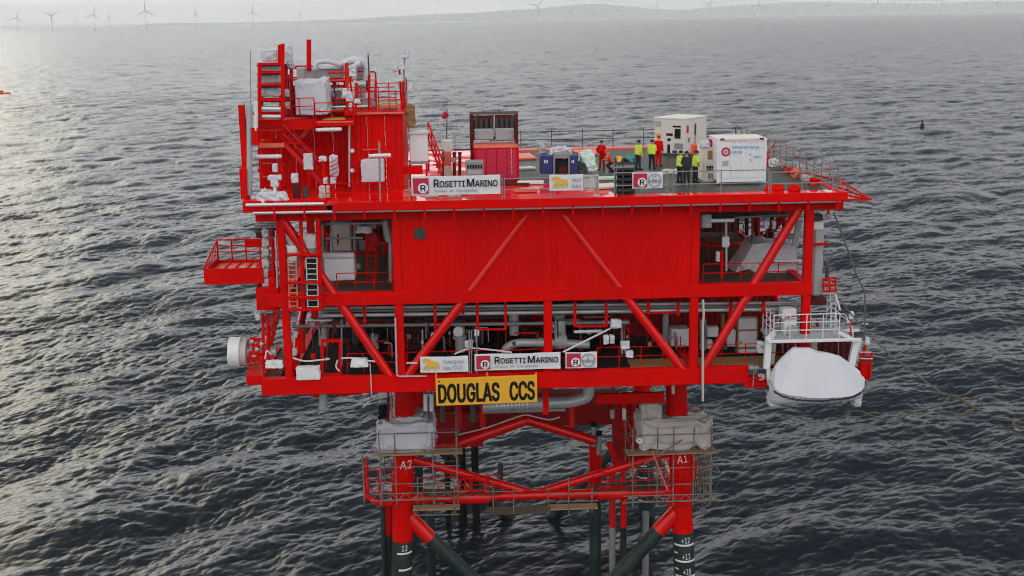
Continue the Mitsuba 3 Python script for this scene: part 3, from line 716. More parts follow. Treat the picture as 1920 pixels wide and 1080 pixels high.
# yellow gratings, landing
ld = thing('stair_landing', 'red landing with yellow grating floor beside the module roof', 'landing')
z = at(625, 226, 2.0)[2]
x0, x1 = at(592, 226, 2.0)[0], at(664, 226, 2.0)[0]
obj('floor', box(x0, x1, 1.9, 4.6, z - .08, z), 'm_red', ld)
obj('grating', box(at(606, 218, 2.4)[0], at(646, 218, 2.4)[0], 2.2, 3.7, z + .004, z + .03), 'm_grating', ld)
obj('edge_beam', box(x0, x1, 1.8, 1.88, z - .28, z + .02), 'm_red', ld)
obj('edge_strip', box(x0 + .1, x1 - .05, 1.77, 1.8, z - .10, z - .03), 'm_salmon', ld)
obj('bracket', bar([x0, 1.9, z - .1], [x0 - .3, 4.9, z - 1.6], .1), 'm_red', ld)
obj('bracket', bar([x1 - .1, 1.9, z - .1], [x1 - .1, 3.1, z - 1.3], .1), 'm_red', ld)
guard_rail([[x0, 1.9, z], [x1, 1.9, z], [x1, 4.5, z]], 'red railing round the stair landing beside the module roof', h=.95)
LZ = float(z)
obj('roof_grating', box(at(712, 197, 4.0)[0], at(744, 197, 4.0)[0], 3.6, 5.8, RZ + .25, RZ + .3), 'm_grating', parent=mod, label='yellow grating platform')
guard_rail([[at(705, 200, 3.3)[0], 3.3, RZ], [X1 + .05, 3.3, RZ], [X1 + .05, 8.6, RZ]], 'red railing round the right end of the module roof', h=1.5, step=.6, levels=(1.0, .7, .4))
guard_rail([[at(612, 200, 4.6)[0], 4.8, RZ], [X0 + 2.5, 4.8, RZ]], 'red railing between the wrapped cube and the mast on the module roof', h=1.2, step=1.0)
x0, x1, z0, z1 = pext(668, 160, 700, 200, 5.6)
obj('wrapped_unit', wrap(x0, x1, 5.6, 6.8, z0, z1, 66, .06), 'm_sheet', smooth=True, label='white wrapped unit behind the tall slim mast on the module roof', cat='wrapped unit')
def lamp_tube(a, b, Y, label, r=.1):
    t = thing('strip_lamp', label, 'lamp')
    obj('tube', tube(at(*a, Y), at(*b, Y), r, 10), 'm_white', t, 30)
    d = at(*b, Y) - at(*a, Y)
    for s in (.0, 1.0): obj('end_cap', ball(at(*a, Y) + d * s, r * 1.05, (1, 1, 1), 1), 'm_sheet', t, True)
    return t
lamp_tube((595, 243.5), (638, 242.5), 1.7, 'white strip lamp under the stair landing of the module')
lamp_tube((480, 294), (525, 293), 1.5, 'white strip lamp at the left end of the module wall', .11)
guard_rail([at(534, 217, 1.8), at(590, 215.5, 1.8)], 'red railing in front of the wrapped cube on the left part of the module roof', h=.9, step=.8)
t = thing('pipe_rack', 'red pipe rack with silver and red pipes between frame tower and wrapped cube', 'pipe rack')
for k, (px, y0, y1, m, r) in enumerate(((536, 120, 216, 'm_red_gloss', .09), (541, 140, 214, 'm_red', .05), (546, 112, 216, 'm_red_gloss', .10), (538, 96, 140, 'm_galv', .03), (550, 160, 216, 'm_dark_red', .08))): obj('pipe', ptube((px, y0, 2.9 + .1 * k), (px + 1, y1, 2.9 + .1 * k), r, 8), m, t, 30)
for y in (128, 150, 176, 198): obj('beam', bar(at(530, y, 2.8), at(556, y - .5, 2.8), .10), 'm_red', t)
for k, b in enumerate(((538, 118, 552, 128), (533, 168, 542, 182), (534, 192, 543, 204))):
    x0, x1, z0, z1 = pext(*b, 2.5); obj('wrapped_fitting', wrap(x0, x1, 2.4, 2.75, z0, z1, 300 + k, .08, .9, .4), 'm_sheet', t, True)
t = thing('skid_pipework', 'red and silver pipework in the middle of the module roof behind the landing', 'pipework')
for k, (a, b, r, m) in enumerate((((614, 136), (660, 135), .07, 'm_red_gloss'), ((614, 152), (662, 150), .09, 'm_red_gloss'), ((612, 168), (664, 167), .05, 'm_silver'), ((614, 186), (668, 185), .06, 'm_red_gloss'), ((616, 201), (700, 199), .08, 'm_silver'), ((668, 172), (706, 171), .05, 'm_red_gloss'), ((670, 186), (706, 185), .07, 'm_galv'), ((650, 118), (651, 210), .10, 'm_red_gloss'), ((668, 155), (668, 206), .09, 'm_red_gloss'), ((704, 150), (705, 206), .07, 'm_red_gloss'), ((627, 150), (627, 205), .06, 'm_dark_red'))):
    obj('pipe', ptube((*a, 4.1), (*b, 4.1), r, 8), m, t, 30)
for k, (px, py) in enumerate(((637, 193), (622, 178), (690, 180), (700, 196))): obj('valve_box', pbox(px - 5, py - 5, px + 5, py + 5, 4.0, .4, .04), ('m_dark_steel', 'm_galv', 'm_cream', 'm_galv')[k], t)
t = thing('wall_conduit', 'thin red conduits and small boxes fixed on the module wall', 'conduit')
for px, y0, y1 in ((672, 230, 345), (693, 225, 296), (738, 220, 345), (748, 240, 345)): obj('pipe', ptube((px, y0, 3.14), (px, y1, 3.14), .03, 6), 'm_red_gloss', t, 30)
for y in (280.5,): obj('pipe', ptube((680, y, 3.14), (712, y - .5, 3.14), .03, 6), 'm_salmon', t, 30)
for y in (244, 262, 332): obj('pipe', ptube((488, y, 4.9), (530, y - .5, 4.9), .035, 6), 'm_salmon', t, 30)
# two flights of stairs
def stairs(a, b, width, label, m='m_red', steps=12):
    t = thing('stairway', label, 'stairs')
    a, b = np.asarray(a, float), np.asarray(b, float)
    w = np.array([0, width, 0.0])
    for o in (0 * w, w): obj('stringer', bar(a + o, b + o, .06, .22), 'm_red_gloss', t)
    for i in range(1, steps):
        q = a + (b - a) * i / steps
        obj('step', box(q[0] - .12, q[0] + .12, q[1] + .03, q[1] + width - .03, q[2] - .02, q[2] + .03), m, t)
    up = np.array([0, 0, 1.0])
    for o in (0 * w, w):
        for h in (1.0, .5): obj('handrail', tube(a + o + up * h, b + o + up * h, .034, 8), 'm_red_gloss', t, 30)
        for i in range(0, 5):
            q = a + (b - a) * i / 4 + o
            obj('baluster', tube(q, q + up, .025, 6), m, t, 30)
    return t
pm = at(532, 268, 2.2)
stairs(at(612, 352, 2.2), pm, .8, 'lower red stair flight rising left across the module wall')
stairs([at(560, 272, 3.2)[0], 3.2, pm[2]], [at(594, 228, 3.2)[0], 3.2, LZ], .8, 'upper red stair flight rising right to the stair landing', steps=8)
t = thing('stair_platform', 'red platform where the two stair flights of the module meet', 'platform')
obj('floor', box(at(484, 275, 2.2)[0], pm[0] + 1.1, 2.1, 4.9, pm[2] - .08, pm[2]), 'm_red', t)
obj('edge_beam', box(at(484, 275, 2.2)[0], pm[0] + .05, 2.02, 2.1, pm[2] - .22, pm[2] + .02), 'm_salmon', t)
for px in (490, 527): obj('post', ptube((px, 272, 2.2), (px, 360, 2.2), .07, 8), 'm_red', t, 30)
guard_rail([[at(484, 275, 2.2)[0], 2.15, pm[2]], [pm[0], 2.15, pm[2]]], 'red railing along the stair platform on the module wall', h=.95, step=.7)
# wrapped things along the module's foot
def wrapped(name, px, Y, dy, label, cat, seed, m='m_sheet', amp=.07, top=1.0, rnd=.25, parent=None):
    x0, x1, z0, z1 = pext(*px, Y)
    return obj(name, wrap(x0, x1, Y, Y + dy, z0, z1, seed, amp, top, rnd), m, parent, True, label, cat)
t = thing('junction_cabinet', 'white wrapped cabinet on thin legs in front of the module wall', 'cabinet')
wrapped('wrapped_case', (677, 299, 720, 341), 2.4, .5, None, None, 71, amp=.04, rnd=.12, parent=t)
for px in (682, 714): obj('leg', ptube((px, 338, 2.5), (px, 374, 2.5), .035, 6), 'm_red', t, 30)
t = thing('lamp_post', 'grey lamp post with white cross tube in front of the module', 'lamp')
obj('pole', ptube((711, 266, 0.2), (713, 378, 0.2), .055, 8), 'm_galv', t, 30)
obj('tube', ptube((692, 292.5, .15), (733, 291, .15), .10, 10), 'm_white', t, 30)
wrapped('wrapped_sign', (569, 288, 586, 318), 1.6, .2, 'white wrapped hourglass shaped sign on a post before the module stairs', 'sign', 72, amp=.06, rnd=.1)
obj('sign_stand', ptube((578, 316, 1.7), (580, 372, 1.7), .045, 8), 'm_red', smooth=30, label='thin red post below the white wrapped sign before the module stairs', cat='post')
t = thing('wrapped_valve_stand', 'pair of red and white wrapped valve stands in front of the module stairs', 'valve stand')
for px in (608, 624): obj('pole', ptube((px, 300, 1.38), (px, 372, 1.38), .11, 10), 'm_red', t, 30)
for k, b in enumerate(((598, 294, 612, 303), (606, 333, 614, 345), (618, 292, 633, 330), (619, 332, 629, 346))):
    wrapped('wrapping', b, 1.2, .35, None, None, 80 + k, amp=.06, parent=t)
for k in range(4): obj('red_band', bar(at(617, 305 + 8 * k, 1.1), at(634, 297 + 8 * k, 1.1), .10, .03), 'm_red', t)
t = thing('wrapped_monitor', 'white wrapped fire monitor with flared skirt at the left deck corner', 'fire monitor')
for k, (b, tp) in enumerate((((510, 308, 519, 323), 1), ((501, 329, 527, 338), .9), ((507, 336, 521, 350), 1), ((511, 350, 518, 366), .9))):
    wrapped('wrapping', b, -.3, .4, None, None, 90 + k, amp=.04, top=tp, parent=t)
wrapped('sheet_heap', (476, 364, 540, 385), -.9, .9, 'crumpled white sheeting heaped at the left corner of the weather deck', 'sheeting', 95, amp=.16, top=.75)
wrapped('sheet_heap', (486, 357, 512, 370), -.1, .6, 'small white heap of sheeting behind the wrapped fire monitor', 'sheeting', 96, amp=.14, top=.7)
t = thing('pump', 'small dark pump with white wrapped top by the foot of the module stairs', 'pump')
obj('body', tube(at(556, 372, .3), at(556, 345, .3), .2, 14), 'm_dark_red', t, 30)
wrapped('wrapped_top', (546, 326, 558, 344), .2, .3, None, None, 97, amp=.05, parent=t)
obj('motor', pbox(567, 352, 577, 372, .3, .4, .04), 'm_dark_steel', t)
wrapped('wrapped_bin', (598, 350, 616, 372), .2, .6, 'grey and white wrapped drum beside the pump at the stair foot', 'drum', 98, 'm_sheet_dirty', .07)
guard_rail([[at(612, 377, -1)[0], -1.05, DECK], [at(772, 375, -1)[0], -1.05, DECK]], 'low red railing on the deck edge in front of the module', h=1.0)
# gear between the module and the open deck
t = thing('white_cabinet', 'white cabinet on a red stand at the right hand foot of the module', 'cabinet')
obj('case', pbox(768, 251, 802, 303, 4.0, 1.0, .03), 'm_white', t)
obj('lid', pbox(766, 247, 804, 252, 3.9, 1.2, .02), 'm_sheet', t)
for px in (769, 800): obj('leg', ptube((px, 300, 4.1), (px, 350, 4.1), .06, 8), 'm_red', t, 30)
obj('crossbar', bar(at(767, 306, 4.0), at(803, 305, 4.0), .12), 'm_galv', t)
obj('base_beam', pbox(757, 312, 792, 327, 3.9, .5), 'm_red', t)
stairs(at(830, 335, 4.5), at(803, 262, 4.5), .7, 'short red stair beside the white cabinet right of the module', steps=7)
t = thing('control_cabinet', 'cream cabinet on an orange base standing beyond the left banner', 'cabinet')
obj('case', pbox(827, 263, 848, 285, 6.0, .6, .02), 'm_cream', t)
obj('base', pbox(828, 285, 846, 312, 6.0, .5, .02), 'm_salmon', t)
obj('plinth', pbox(825, 312, 848, 335, 5.9, .6, .02), 'm_cream', t)
t = thing('wind_sock', 'small red and white windsock on a thin pole beyond the cream cabinet', 'windsock')
obj('pole', ptube((838, 205, 8), (837, 285, 8), .03, 6), 'm_dark_steel', t, 30)
obj('sleeve', tube(at(838, 212, 8), at(830, 221, 8), .2, 10, .15), 'm_sign_red', t, 30)
obj('sleeve', tube(at(830, 221, 8), at(825, 234, 8), .15, 10, .08), 'm_white', t, 30)
for px, lb in ((852, 'first'), (862, 'second')):
    t = thing('valve_post', f'{lb} dark red valve post from the left beside the cream cabinet', 'valve')
    obj('stem', ptube((px, 285, 5.5), (px, 330, 5.5), .09, 8), 'm_dark_red', t, 30); obj('wheel', tube(at(px - 4, 287, 5.4), at(px + 4, 287, 5.4), .05, 8), 'm_dark_steel', t, 30)
t = thing('generator', 'grey machine with black slatted top left of the red container', 'generator')
obj('body', pbox(873, 303, 907, 331, 2.6, .9, .03), 'm_galv', t)
obj('top_slats', [pbox(876 + 5 * k, 309, 879 + 5 * k, 316, 2.56, .04) for k in range(6)], 'm_black', t)
obj('panel', pbox(878, 319, 903, 327, 2.57, .03), 'm_grey', t)
# open-top basket and red container
t = thing('cargo_basket', 'tall dark red open cargo basket standing on end behind the red container', 'cargo basket')
for px in (884.5, 969): obj('post', pbox(px - 3, 211, px + 3, 345, 7.4, .3), 'm_dark_red', t)
for px in (886, 968): obj('post', pbox(px - 2.5, 214, px + 2.5, 330, 9.6, .25), 'm_dark_red', t)
obj('top_beam', pbox(881.5, 209.5, 972, 214.5, 7.38, .3), 'm_rope', t)
obj('back_panel', pbox(887, 216, 967, 262, 9.7, .1), 'm_dark_red', t)
for k in range(8): obj('slat', pbox(890 + 9.6 * k, 222, 896 + 9.6 * k, 248, 9.6, .08), 'm_dark_steel', t)
for a, b in (((886, 226), (897, 214)), ((968, 226), (957, 214))): obj('corner_brace', bar(at(*a, 7.5), at(*b, 7.5), .06), 'm_rope', t)
obj('centre_rod', ptube((927, 213, 7.45), (926, 256, 7.45), .03, 6), 'm_silver', t, 30)
for k, b in enumerate(((890, 244, 925, 262), (929, 243, 964, 262))):
    obj('stowed_box', pbox(*b, 7.8, 1.0, .03), 'm_grey', label=('left', 'right')[k] + ' grey box stowed inside the dark red cargo basket', cat='box')
def container(px0, px1, py0, py1, depth, m, label, key='container'):
    """a corner-cast container whose front lower edge stands on the deck"""
    g = onz((px0 + px1) / 2, py1, DECK + .12); Y = float(g[1])
    x0, x1, z0, z1 = pext(px0, py0, px1, py1, Y)
    t = thing(key, label, 'container')
    return t, x0, x1, Y, Y + depth, DECK + .12, float(z1)
t, x0, x1, y0, y1, z0, z1 = container(889, 973, 276, 338, 2.4, 'm_red', 'closed red cargo container in front of the dark open basket')
RC = 'm_red'
obj('body', bev(x0 + .05, x1 - .05, y0 + .05, y1 - .05, z0, z1 - .04, .03), RC, t)
n = 4
for a, b in zip(np.linspace(x0 + .1, x1 - .1, n + 1), np.linspace(x0 + .1, x1 - .1, n + 1)[1:]): obj('panel', bev(a + .02, b - .02, y0 + .01, y0 + .06, z0 + .12, z1 - .14, .02), 'm_sign_red', t)
for a in (x0, x1 - .12):
    for b in (y0, y1 - .12): obj('corner_post', box(a, a + .12, b, b + .12, z0 - .1, z1), RC, t)
obj('roof', bev(x0, x1, y0, y1, z1 - .06, z1 + .03, .02), 'm_salmon', t)  # sky reflection put into the roof colour
obj('sill', box(x0 + .12, x1 - .12, y0 - .004, y0 + .1, z0 - .08, z0 + .1), RC, t)
obj('door_mark', [box(x1 - .44, x1 - .40, y0 - .004, y0 + .02, z0 + .35 + .17 * k, z0 + .44 + .17 * k) for k in range(9)], 'm_white', t)
obj('ramp', bev(x0 + .2, x1 + .5, y0 - 1.6, y0 - .1, DECK + .004, DECK + .12, .02), 'm_dark_red', t)
# blue skip with sheet and frame
t = thing('blue_skip', 'dark blue waste skip heaped with sheeting on the open deck', 'skip')
for px0, px1 in ((1013, 1041), (1067, 1084)): obj('side', pbox(px0, 292, px1, 326, 6.6, 1.6, .04), 'm_blue', t)
obj('body', pbox(1040, 300, 1068, 326, 6.9, 1.5), 'm_navy', t)
obj('bin', pbox(1048, 312, 1064, 325, 6.6, .3), 'm_dark_red', t)
for px in (1039, 1067): obj('frame_post', ptube((px, 290, 6.5), (px, 326, 6.5), .06, 8), 'm_galv', t, 30)
obj('frame_top', pbox(1037, 287, 1069, 298, 6.5, 1.2, .04), 'm_galv', t)
for k, (a, b) in enumerate(((1020, 1036), (1072, 1082))):
    obj('mark', [pbox(a + 3 * j, 300, a + 3 * j + 1.5, 306, 6.58, .02) for j in range(3 - k)], 'm_white', t)
wrapped('sheet_heap', (1030, 279, 1076, 297), 7.0, 1.2, 'white and black sheeting heaped on the blue skip', 'sheeting', 101, amp=.2, top=.7)
wrapped('sheet_heap', (1086, 288, 1122, 322), 7.2, 2.5, 'pale green sheeting spread on the deck right of the blue skip', 'sheeting', 102, 'm_pale_green', .18, .6)
wrapped('sheet_heap', (1010, 270, 1022, 296), 8.0, .8, 'brown and white bundle at the left end of the blue skip', 'bundle', 103, 'm_sheet_dirty', .15, .8)
wrapped('gear_heap', (1084, 308, 1100, 326), 6.6, .8, 'dark heap of tools beside the blue skip', 'gear', 104, 'm_dark_steel', .2, .6)
# steel plates lying about; sky sheen put into the salmon and bright ones
PLATES = [((978, 296), 1.6, 3.0, .1, 'm_salmon', 'large steel plate with painted salmon sky sheen beyond the right side of the red container'), ((985, 318), 1.2, .7, .25, 'm_pale_green', 'pale green board stack beside the red container'), ((995, 345), 1.5, .8, -.1, 'm_cream', 'plate with painted bright sky sheen on the deck left of the yellow dog banner'),
          ((985, 360), 1.3, .7, .1, 'm_salmon', 'plate with painted salmon sky sheen at the deck edge below the red container'), ((1133, 352), 1.5, 1.3, .3, 'm_cream', 'tilted cream board on the deck right of the yellow dog banner'), ((1108, 288), 1.9, 2.6, .2, 'm_salmon', 'plate with painted salmon sky sheen behind the pale green sheeting'), ((1135, 337), 1.6, .8, .0, 'm_pale_green', 'pale board behind the dark generator stair'), ((870, 365), .7, .5, .1, 'm_cream', 'small cream crate below the left banner')]
for (px, py), w, d, rz, m, lb in PLATES:
    g = onz(px, py, DECK)
    v, f = bev(-w / 2, w / 2, -d / 2, d / 2, .03, .16, .02)
    c, s = math.cos(rz), math.sin(rz)
    obj('steel_plate', (np.stack([v[:, 0] * c - v[:, 1] * s + g[0], v[:, 0] * s + v[:, 1] * c + g[1], v[:, 2] + DECK], 1), f), m, label=lb, cat='plate')
for k, px in enumerate((758, 800, 842)):
    g = onz(px + 10, 370, DECK)
    obj('crate', bev(g[0] - .35, g[0] + .35, g[1] - .1, g[1] + .5, DECK + .003, DECK + .35, .03), ('m_salmon', 'm_cream', 'm_cream')[k], label=('salmon', 'cream', 'pale')[k] + ' crate ' + ('left of', 'under', 'under the middle of')[k] + ' the left upper banner', cat='crate')
# ================================================================== open deck: white cabins, painted lines, rails
def turned(g, c, rz):
    v, f = g; k, s = math.cos(rz), math.sin(rz)
    return np.stack([v[:, 0] * k - v[:, 1] * s + c[0], v[:, 0] * s + v[:, 1] * k + c[1], v[:, 2] + c[2]], 1), f
t, x0, x1, y0, y1, z0, z1 = container(1345, 1437, 260, 343, 2.4, 'm_white', 'large white cargo container with ribbed side and round red emblem, nearest on the open deck')
z0 = z0 + .12
obj('body', box(x0 + .06, x1 - .06, y0 + .07, y1 - .06, z0, z1 - .05), 'm_white', t)
for a, b in zip(np.linspace(x0 + .75, x1 - .12, 4), np.linspace(x0 + .75, x1 - .12, 4)[1:]): obj('side_panel', corrugated(a, b, z0 + .5, z1 - .16, y0 + .02, .035, .26, .03), 'm_white', t)
obj('side_panel', bev(x0 + .12, x0 + .74, y0 + .02, y0 + .07, z0 + .16, z1 - .16, .01), 'm_white', t)
obj('side_panel', bev(x0 + .76, x1 - .12, y0 + .02, y0 + .07, z0 + .16, z0 + .48, .01), 'm_white', t)
for a in (x0, x1 - .12):
    for b in (y0, y1 - .12): obj('corner_post', box(a, a + .12, b, b + .12, z0 - .1, z1), 'm_white', t)
obj('roof', bev(x0 + .01, x1 - .01, y0 + .01, y1 - .01, z1 - .08, z1 + .02, .02), 'm_cream', t)
obj('sill', box(x0 + .12, x1 - .12, y0 + .005, y0 + .1, z0 - .06, z0 + .15), 'm_white', t)
obj('top_rail', box(x0 + .12, x1 - .12, y0 + .005, y0 + .1, z1 - .15, z1 - .09), 'm_cream', t)
for a in (x0 + .15, x1 - .4): obj('corner_cast', box(a, a + .22, y0 - .004, y0 + .1, z1 - .07, z1 + .03), 'm_dark_steel', t)
for a in (x0 + .3, x1 - .9): obj('foot', box(a, a + .6, y0 + .1, y1 - .1, DECK + .003, z0 - .06), 'm_dark_steel', t)
cx, cz = (at(1361, 285, y0)[0], at(1361, 285, y0)[2])
obj('emblem', [disc((cx, y0 + .018, cz), .27, .008, 8, .15)], 'm_sign_red', t)
obj('emblem', [disc((cx, y0 + .012, cz), .10, .008, 12)], 'm_ink_grey', t)
obj('vent', pbox(1355, 301, 1366, 311, y0 - .02, .06), 'm_grey', t)
for k, (a, b, y) in enumerate(((1373, 1427, 276), (1373, 1393, 285), (1405, 1411, 289), (1413, 1428, 294), (1406, 1411, 300))):
    gx = [pbox(u, y - 2.2, u + 2.6, y + 2.0, y0 - .003, .03) for u in np.arange(a, b - 2, 4.0)]
    obj('faded_lettering', gx, 'm_light_blue', t)
t = thing('plant_cabin', 'low cream plant cabin with dark grille against the left end of the large white container', 'cabin')
g = onz(1330, 340, DECK + .05); Yc = float(g[1])
obj('body', pbox(1320, 276, 1343, 341, Yc, 2.2, .03), 'm_cream', t)
obj('window', pbox(1327, 283, 1336, 299, Yc - .02, .04), 'm_brown', t)
obj('grille', [pbox(1325 + 4.5 * (k % 4), 311 + 5 * (k // 4), 1328.6 + 4.5 * (k % 4), 315 + 5 * (k // 4), Yc - .02, .04) for k in range(8)], 'm_black', t)
obj('vent', [pbox(1328 + 6 * k, 325, 1332 + 6 * k, 335, Yc - .02, .04) for k in range(2)], 'm_brown', t)
wrapped('sheet_heap', (1315, 265, 1332, 277), Yc - .1, .8, 'white sheeting on top of the low cream plant cabin', 'sheeting', 111, amp=.1, top=.8)
obj('fire_box', pbox(1329, 262, 1338, 275, Yc + .3, .4, .02), 'm_sign_red', label='small red box on the roof of the low cream plant cabin', cat='box')
t = thing('deck_cabin', 'cream white deck cabin with dark windows farthest back on the open deck', 'cabin')
g = onz(1283, 292, DECK + .1); c = np.array([g[0], g[1], DECK]); rz = math.radians(38)
H_ = float(at(1283, 223, g[1])[2] - DECK)
LW, RW = 2.35, 2.0
# local frame: corner at the origin, left face runs along -a, right face along +b
def cab(x0, x1, y0, y1, z0, z1, b=0.0): return turned(bev(x0, x1, y0, y1, z0, z1, b) if b else box(x0, x1, y0, y1, z0, z1), c, -math.radians(40))
obj('body', cab(-LW, 0, 0, RW + 1, .18, H_ - .03, .04), 'm_cream', t)
obj('roof', cab(-LW - .03, .03, -.03, RW + 1.03, H_ - .08, H_ + .03, .02), 'm_cream', t)
obj('skid', cab(-LW, 0, 0.05, RW + .9, .004, .17), 'm_dark_steel', t)
for a, b, z0, z1, m in ((-2.25, -1.8, 1.85, 2.2, 'm_grey'), (-2.2, -1.8, 1.28, 1.42, 'm_gold'), (-1.4, -.9, 1.3, 1.45, 'm_black'), (-1.3, -1.05, .98, 1.14, 'm_black'), (-1.3, -1.1, .2, .75, 'm_black'), (-.75, -.3, 1.15, 1.75, 'm_black'), (-.75, -.1, .5, .85, 'm_galv'), (-.9, -.3, 1.85, 1.95, 'm_black'), (-2.25, -1.95, .3, .8, 'm_brown'), (-.9, -.55, .22, .4, 'm_dark_steel')):
    obj('window' if z1 - z0 > .3 else 'vent', cab(a, b, -.03, .01, z0 * H_ / 2.4, z1 * H_ / 2.4), m, t + '__body')
for a, b, z0, z1, m in ((.25, .5, 1.5, 1.95, 'm_sign_red'), (.45, .7, .9, 1.2, 'm_galv'), (1.3, 1.5, 1.3, 2.0, 'm_dark_steel'), (1.36, 1.42, .1, 1.3, 'm_dark_steel')):
    obj('fitting', cab(-.01, .03, a, b, z0 * H_ / 2.4, z1 * H_ / 2.4), m, t)
obj('orange_bin', pbox(1300, 272, 1319, 292, 11.0, 1.0, .05), 'm_orange', label='orange red bin between the two white cabins', cat='bin')
for k, (y, a, b) in enumerate(((302.5, 1120, 1322), (332, 1235, 1330))):
    p0, p1 = onz(a, y + 1, DECK), onz(b, y - 1, DECK)
    obj('painted_line', bar(p0 + [0, 0, .005], p1 + [0, 0, .005], .16, .006), 'm_line', label=('farther', 'nearer')[k] + ' yellow line painted across the dark deck', cat='painted line')
p0, p1 = onz(1446, 297, DECK), onz(1556, 361, DECK)
obj('painted_line', bar(p0 + [0, 0, .006], p1 + [0, 0, .006], .28, .008), 'm_white', label='white line along the right edge of the dark deck', cat='painted line')
p0, p1 = onz(1440, 343, DECK), onz(1530, 345, DECK)
obj('painted_line', bar(p0 + [0, 0, .005], p1 + [0, 0, .005], .5, .006), 'm_grating', label='worn ochre stripe right of the large white container', cat='painted line')
for px, py, w, lb in ((1452, 357, .5, 'red tarpaulin lump at the deck edge right of the large white container'), (1488, 358, .3, 'small red crate at the right front of the dark deck')):
    g = onz(px, py, DECK)
    obj('red_lump', wrap(g[0] - w, g[0] + w, g[1] - .3, g[1] + .3, DECK, DECK + .3, int(px), .1, .8), 'm_red', smooth=True, label=lb, cat='bundle')
g = onz(1262, 325, DECK)
obj('cable_coil', wrap(g[0] - .9, g[0] + .8, g[1] - .5, g[1] + .5, DECK - .05, DECK + .22, 117, .1, .6), 'm_sheet_dirty', smooth=True, label='flat dirty white sheet on the deck between the two groups of men', cat='sheeting')
# scaffold hand rails round the far and right edges
def corner(px, py): return np.array([*onz(px, py, DECK)[:2], DECK])
far = [np.array([-2.5, 23.7, DECK]), np.array([15.2, 23.7, DECK])]
guard_rail(far, 'grey scaffold railing along the far edge of the open deck', 'm_dark_steel', 1.35, 2.15, (.92, .5), .03)
guard_rail([np.array([-7.5, 23.7, DECK]), far[0]], 'grey scaffold railing beyond the windsock left of the cargo basket', 'm_galv', 1.2, 2.0, (.95, .5), .03)
obj('steel_plate', box(-2.5, 15.2, 22.6, 23.5, DECK + .004, DECK + .10), 'm_salmon', label='salmon plate strip along the far edge of the open deck', cat='plate')
rnd = random.Random(4)
rt = [np.array([15.25, y, DECK]) for y in (-1.0, 5, 11, 17, 23.6)]
guard_rail([rt[0], rt[1], rt[2]], 'rusty scaffold railing along the near half of the right deck edge', 'm_scaffold', 1.5, 1.5, (.95, .55, .2), .03)
guard_rail([rt[2], rt[3], rt[4]], 'rusty scaffold railing along the far half of the right deck edge', 'm_scaffold', 1.5, 1.5, (.95, .55, .2), .03)
for k in range(12):
    y = 2.0 + k * 1.75; w = .2 + .2 * rnd.random()
    m = ('m_red', 'm_sheet_dirty', 'm_salmon', 'm_red', 'm_scaffold', 'm_white')[k % 6]
    kind = ('red', 'dirty white', 'salmon', 'bright red', 'rusty', 'white')[k % 6]
    obj('edge_bundle', wrap(14.65 - .15 * rnd.random(), 15.1, y - w, y + w, DECK, DECK + .2 + .3 * rnd.random(), 120 + k, .14, .8), m, smooth=True,
        label=f'{kind} bundle on the right deck edge, number {"one two three four five six seven eight nine ten eleven twelve".split()[k]} from the front', cat='bundle')
rt2 = [np.array([14.2, y, DECK]) for y in (0.5, 8.0)]
t = thing('tube_stack', 'tangle of thin red and grey scaffold tubes along the right deck edge', 'scaffold tubes')
for k in range(46):
    y = rnd.uniform(0.5, 20); x = rnd.uniform(14.3, 15.6); z = rnd.uniform(.1, 1.2)
    a = np.array([x, y, DECK + z]); b = a + [rnd.uniform(-.5, .5), rnd.uniform(-1.6, 1.6), rnd.uniform(-.5, .7)]
    b[2] = max(b[2], DECK + .05)
    obj('tube', tube(a, b, .028, 6), ('m_red', 'm_scaffold', 'm_galv', 'm_red_dull_shade')[k % 4], t, 30)
# red safety net frame leaning out to the right
nf = thing('net_frame', 'red triangular safety net frame leaning out from the right deck corner', 'safety net')
A_, B_, C_ = np.array([15.7, -1.0, DECK - .15]), at(1634, 374, -0.6), np.array([15.7, 9.0, DECK - .1])
D_ = at(1575, 338, 6.0)
for a, b in ((A_, B_), (B_, D_), (A_, D_), (B_, C_), (D_, C_), (A_ + [0, 0, -.25], B_)):
    obj('tube', tube(a, b, .05, 8), 'm_red', nf, 30)
for k in range(1, 5):
    s = k / 5; obj('net_rope', tube(A_ + (D_ - A_) * s, B_ + (D_ - B_) * s, .02, 6), 'm_red_dull_shade', nf, 30)
    obj('net_rope', tube(A_ + (B_ - A_) * s, A_ + (B_ - A_) * s + (D_ - A_) * (1 - s), .02, 6), 'm_red_dull_shade', nf, 30)
# grey scaffold rails along the front edge
def front_rail(pa, pb, label, step=2.4, h=1.15, m='m_galv'):
    a, b = at(pa, 376, -1)[0], at(pb, 376, -1)[0]
    guard_rail([[a, -1.05, DECK], [b, -1.05, DECK]], label, m, h, step, (.95, .45), .03)
front_rail(768, 942, 'grey scaffold railing carrying the left upper banner')
front_rail(946, 1120, 'grey scaffold railing in front of the blue skip and dog banner')
front_rail(1152, 1250, 'grey scaffold railing carrying the upper roundel banner', 1.6, 1.35)
front_rail(1262, 1440, 'grey scaffold railing in front of the large white container', 2.6, 1.35)
front_rail(1444, 1560, 'grey scaffold railing at the right front corner of the deck', 1.8, 1.2)
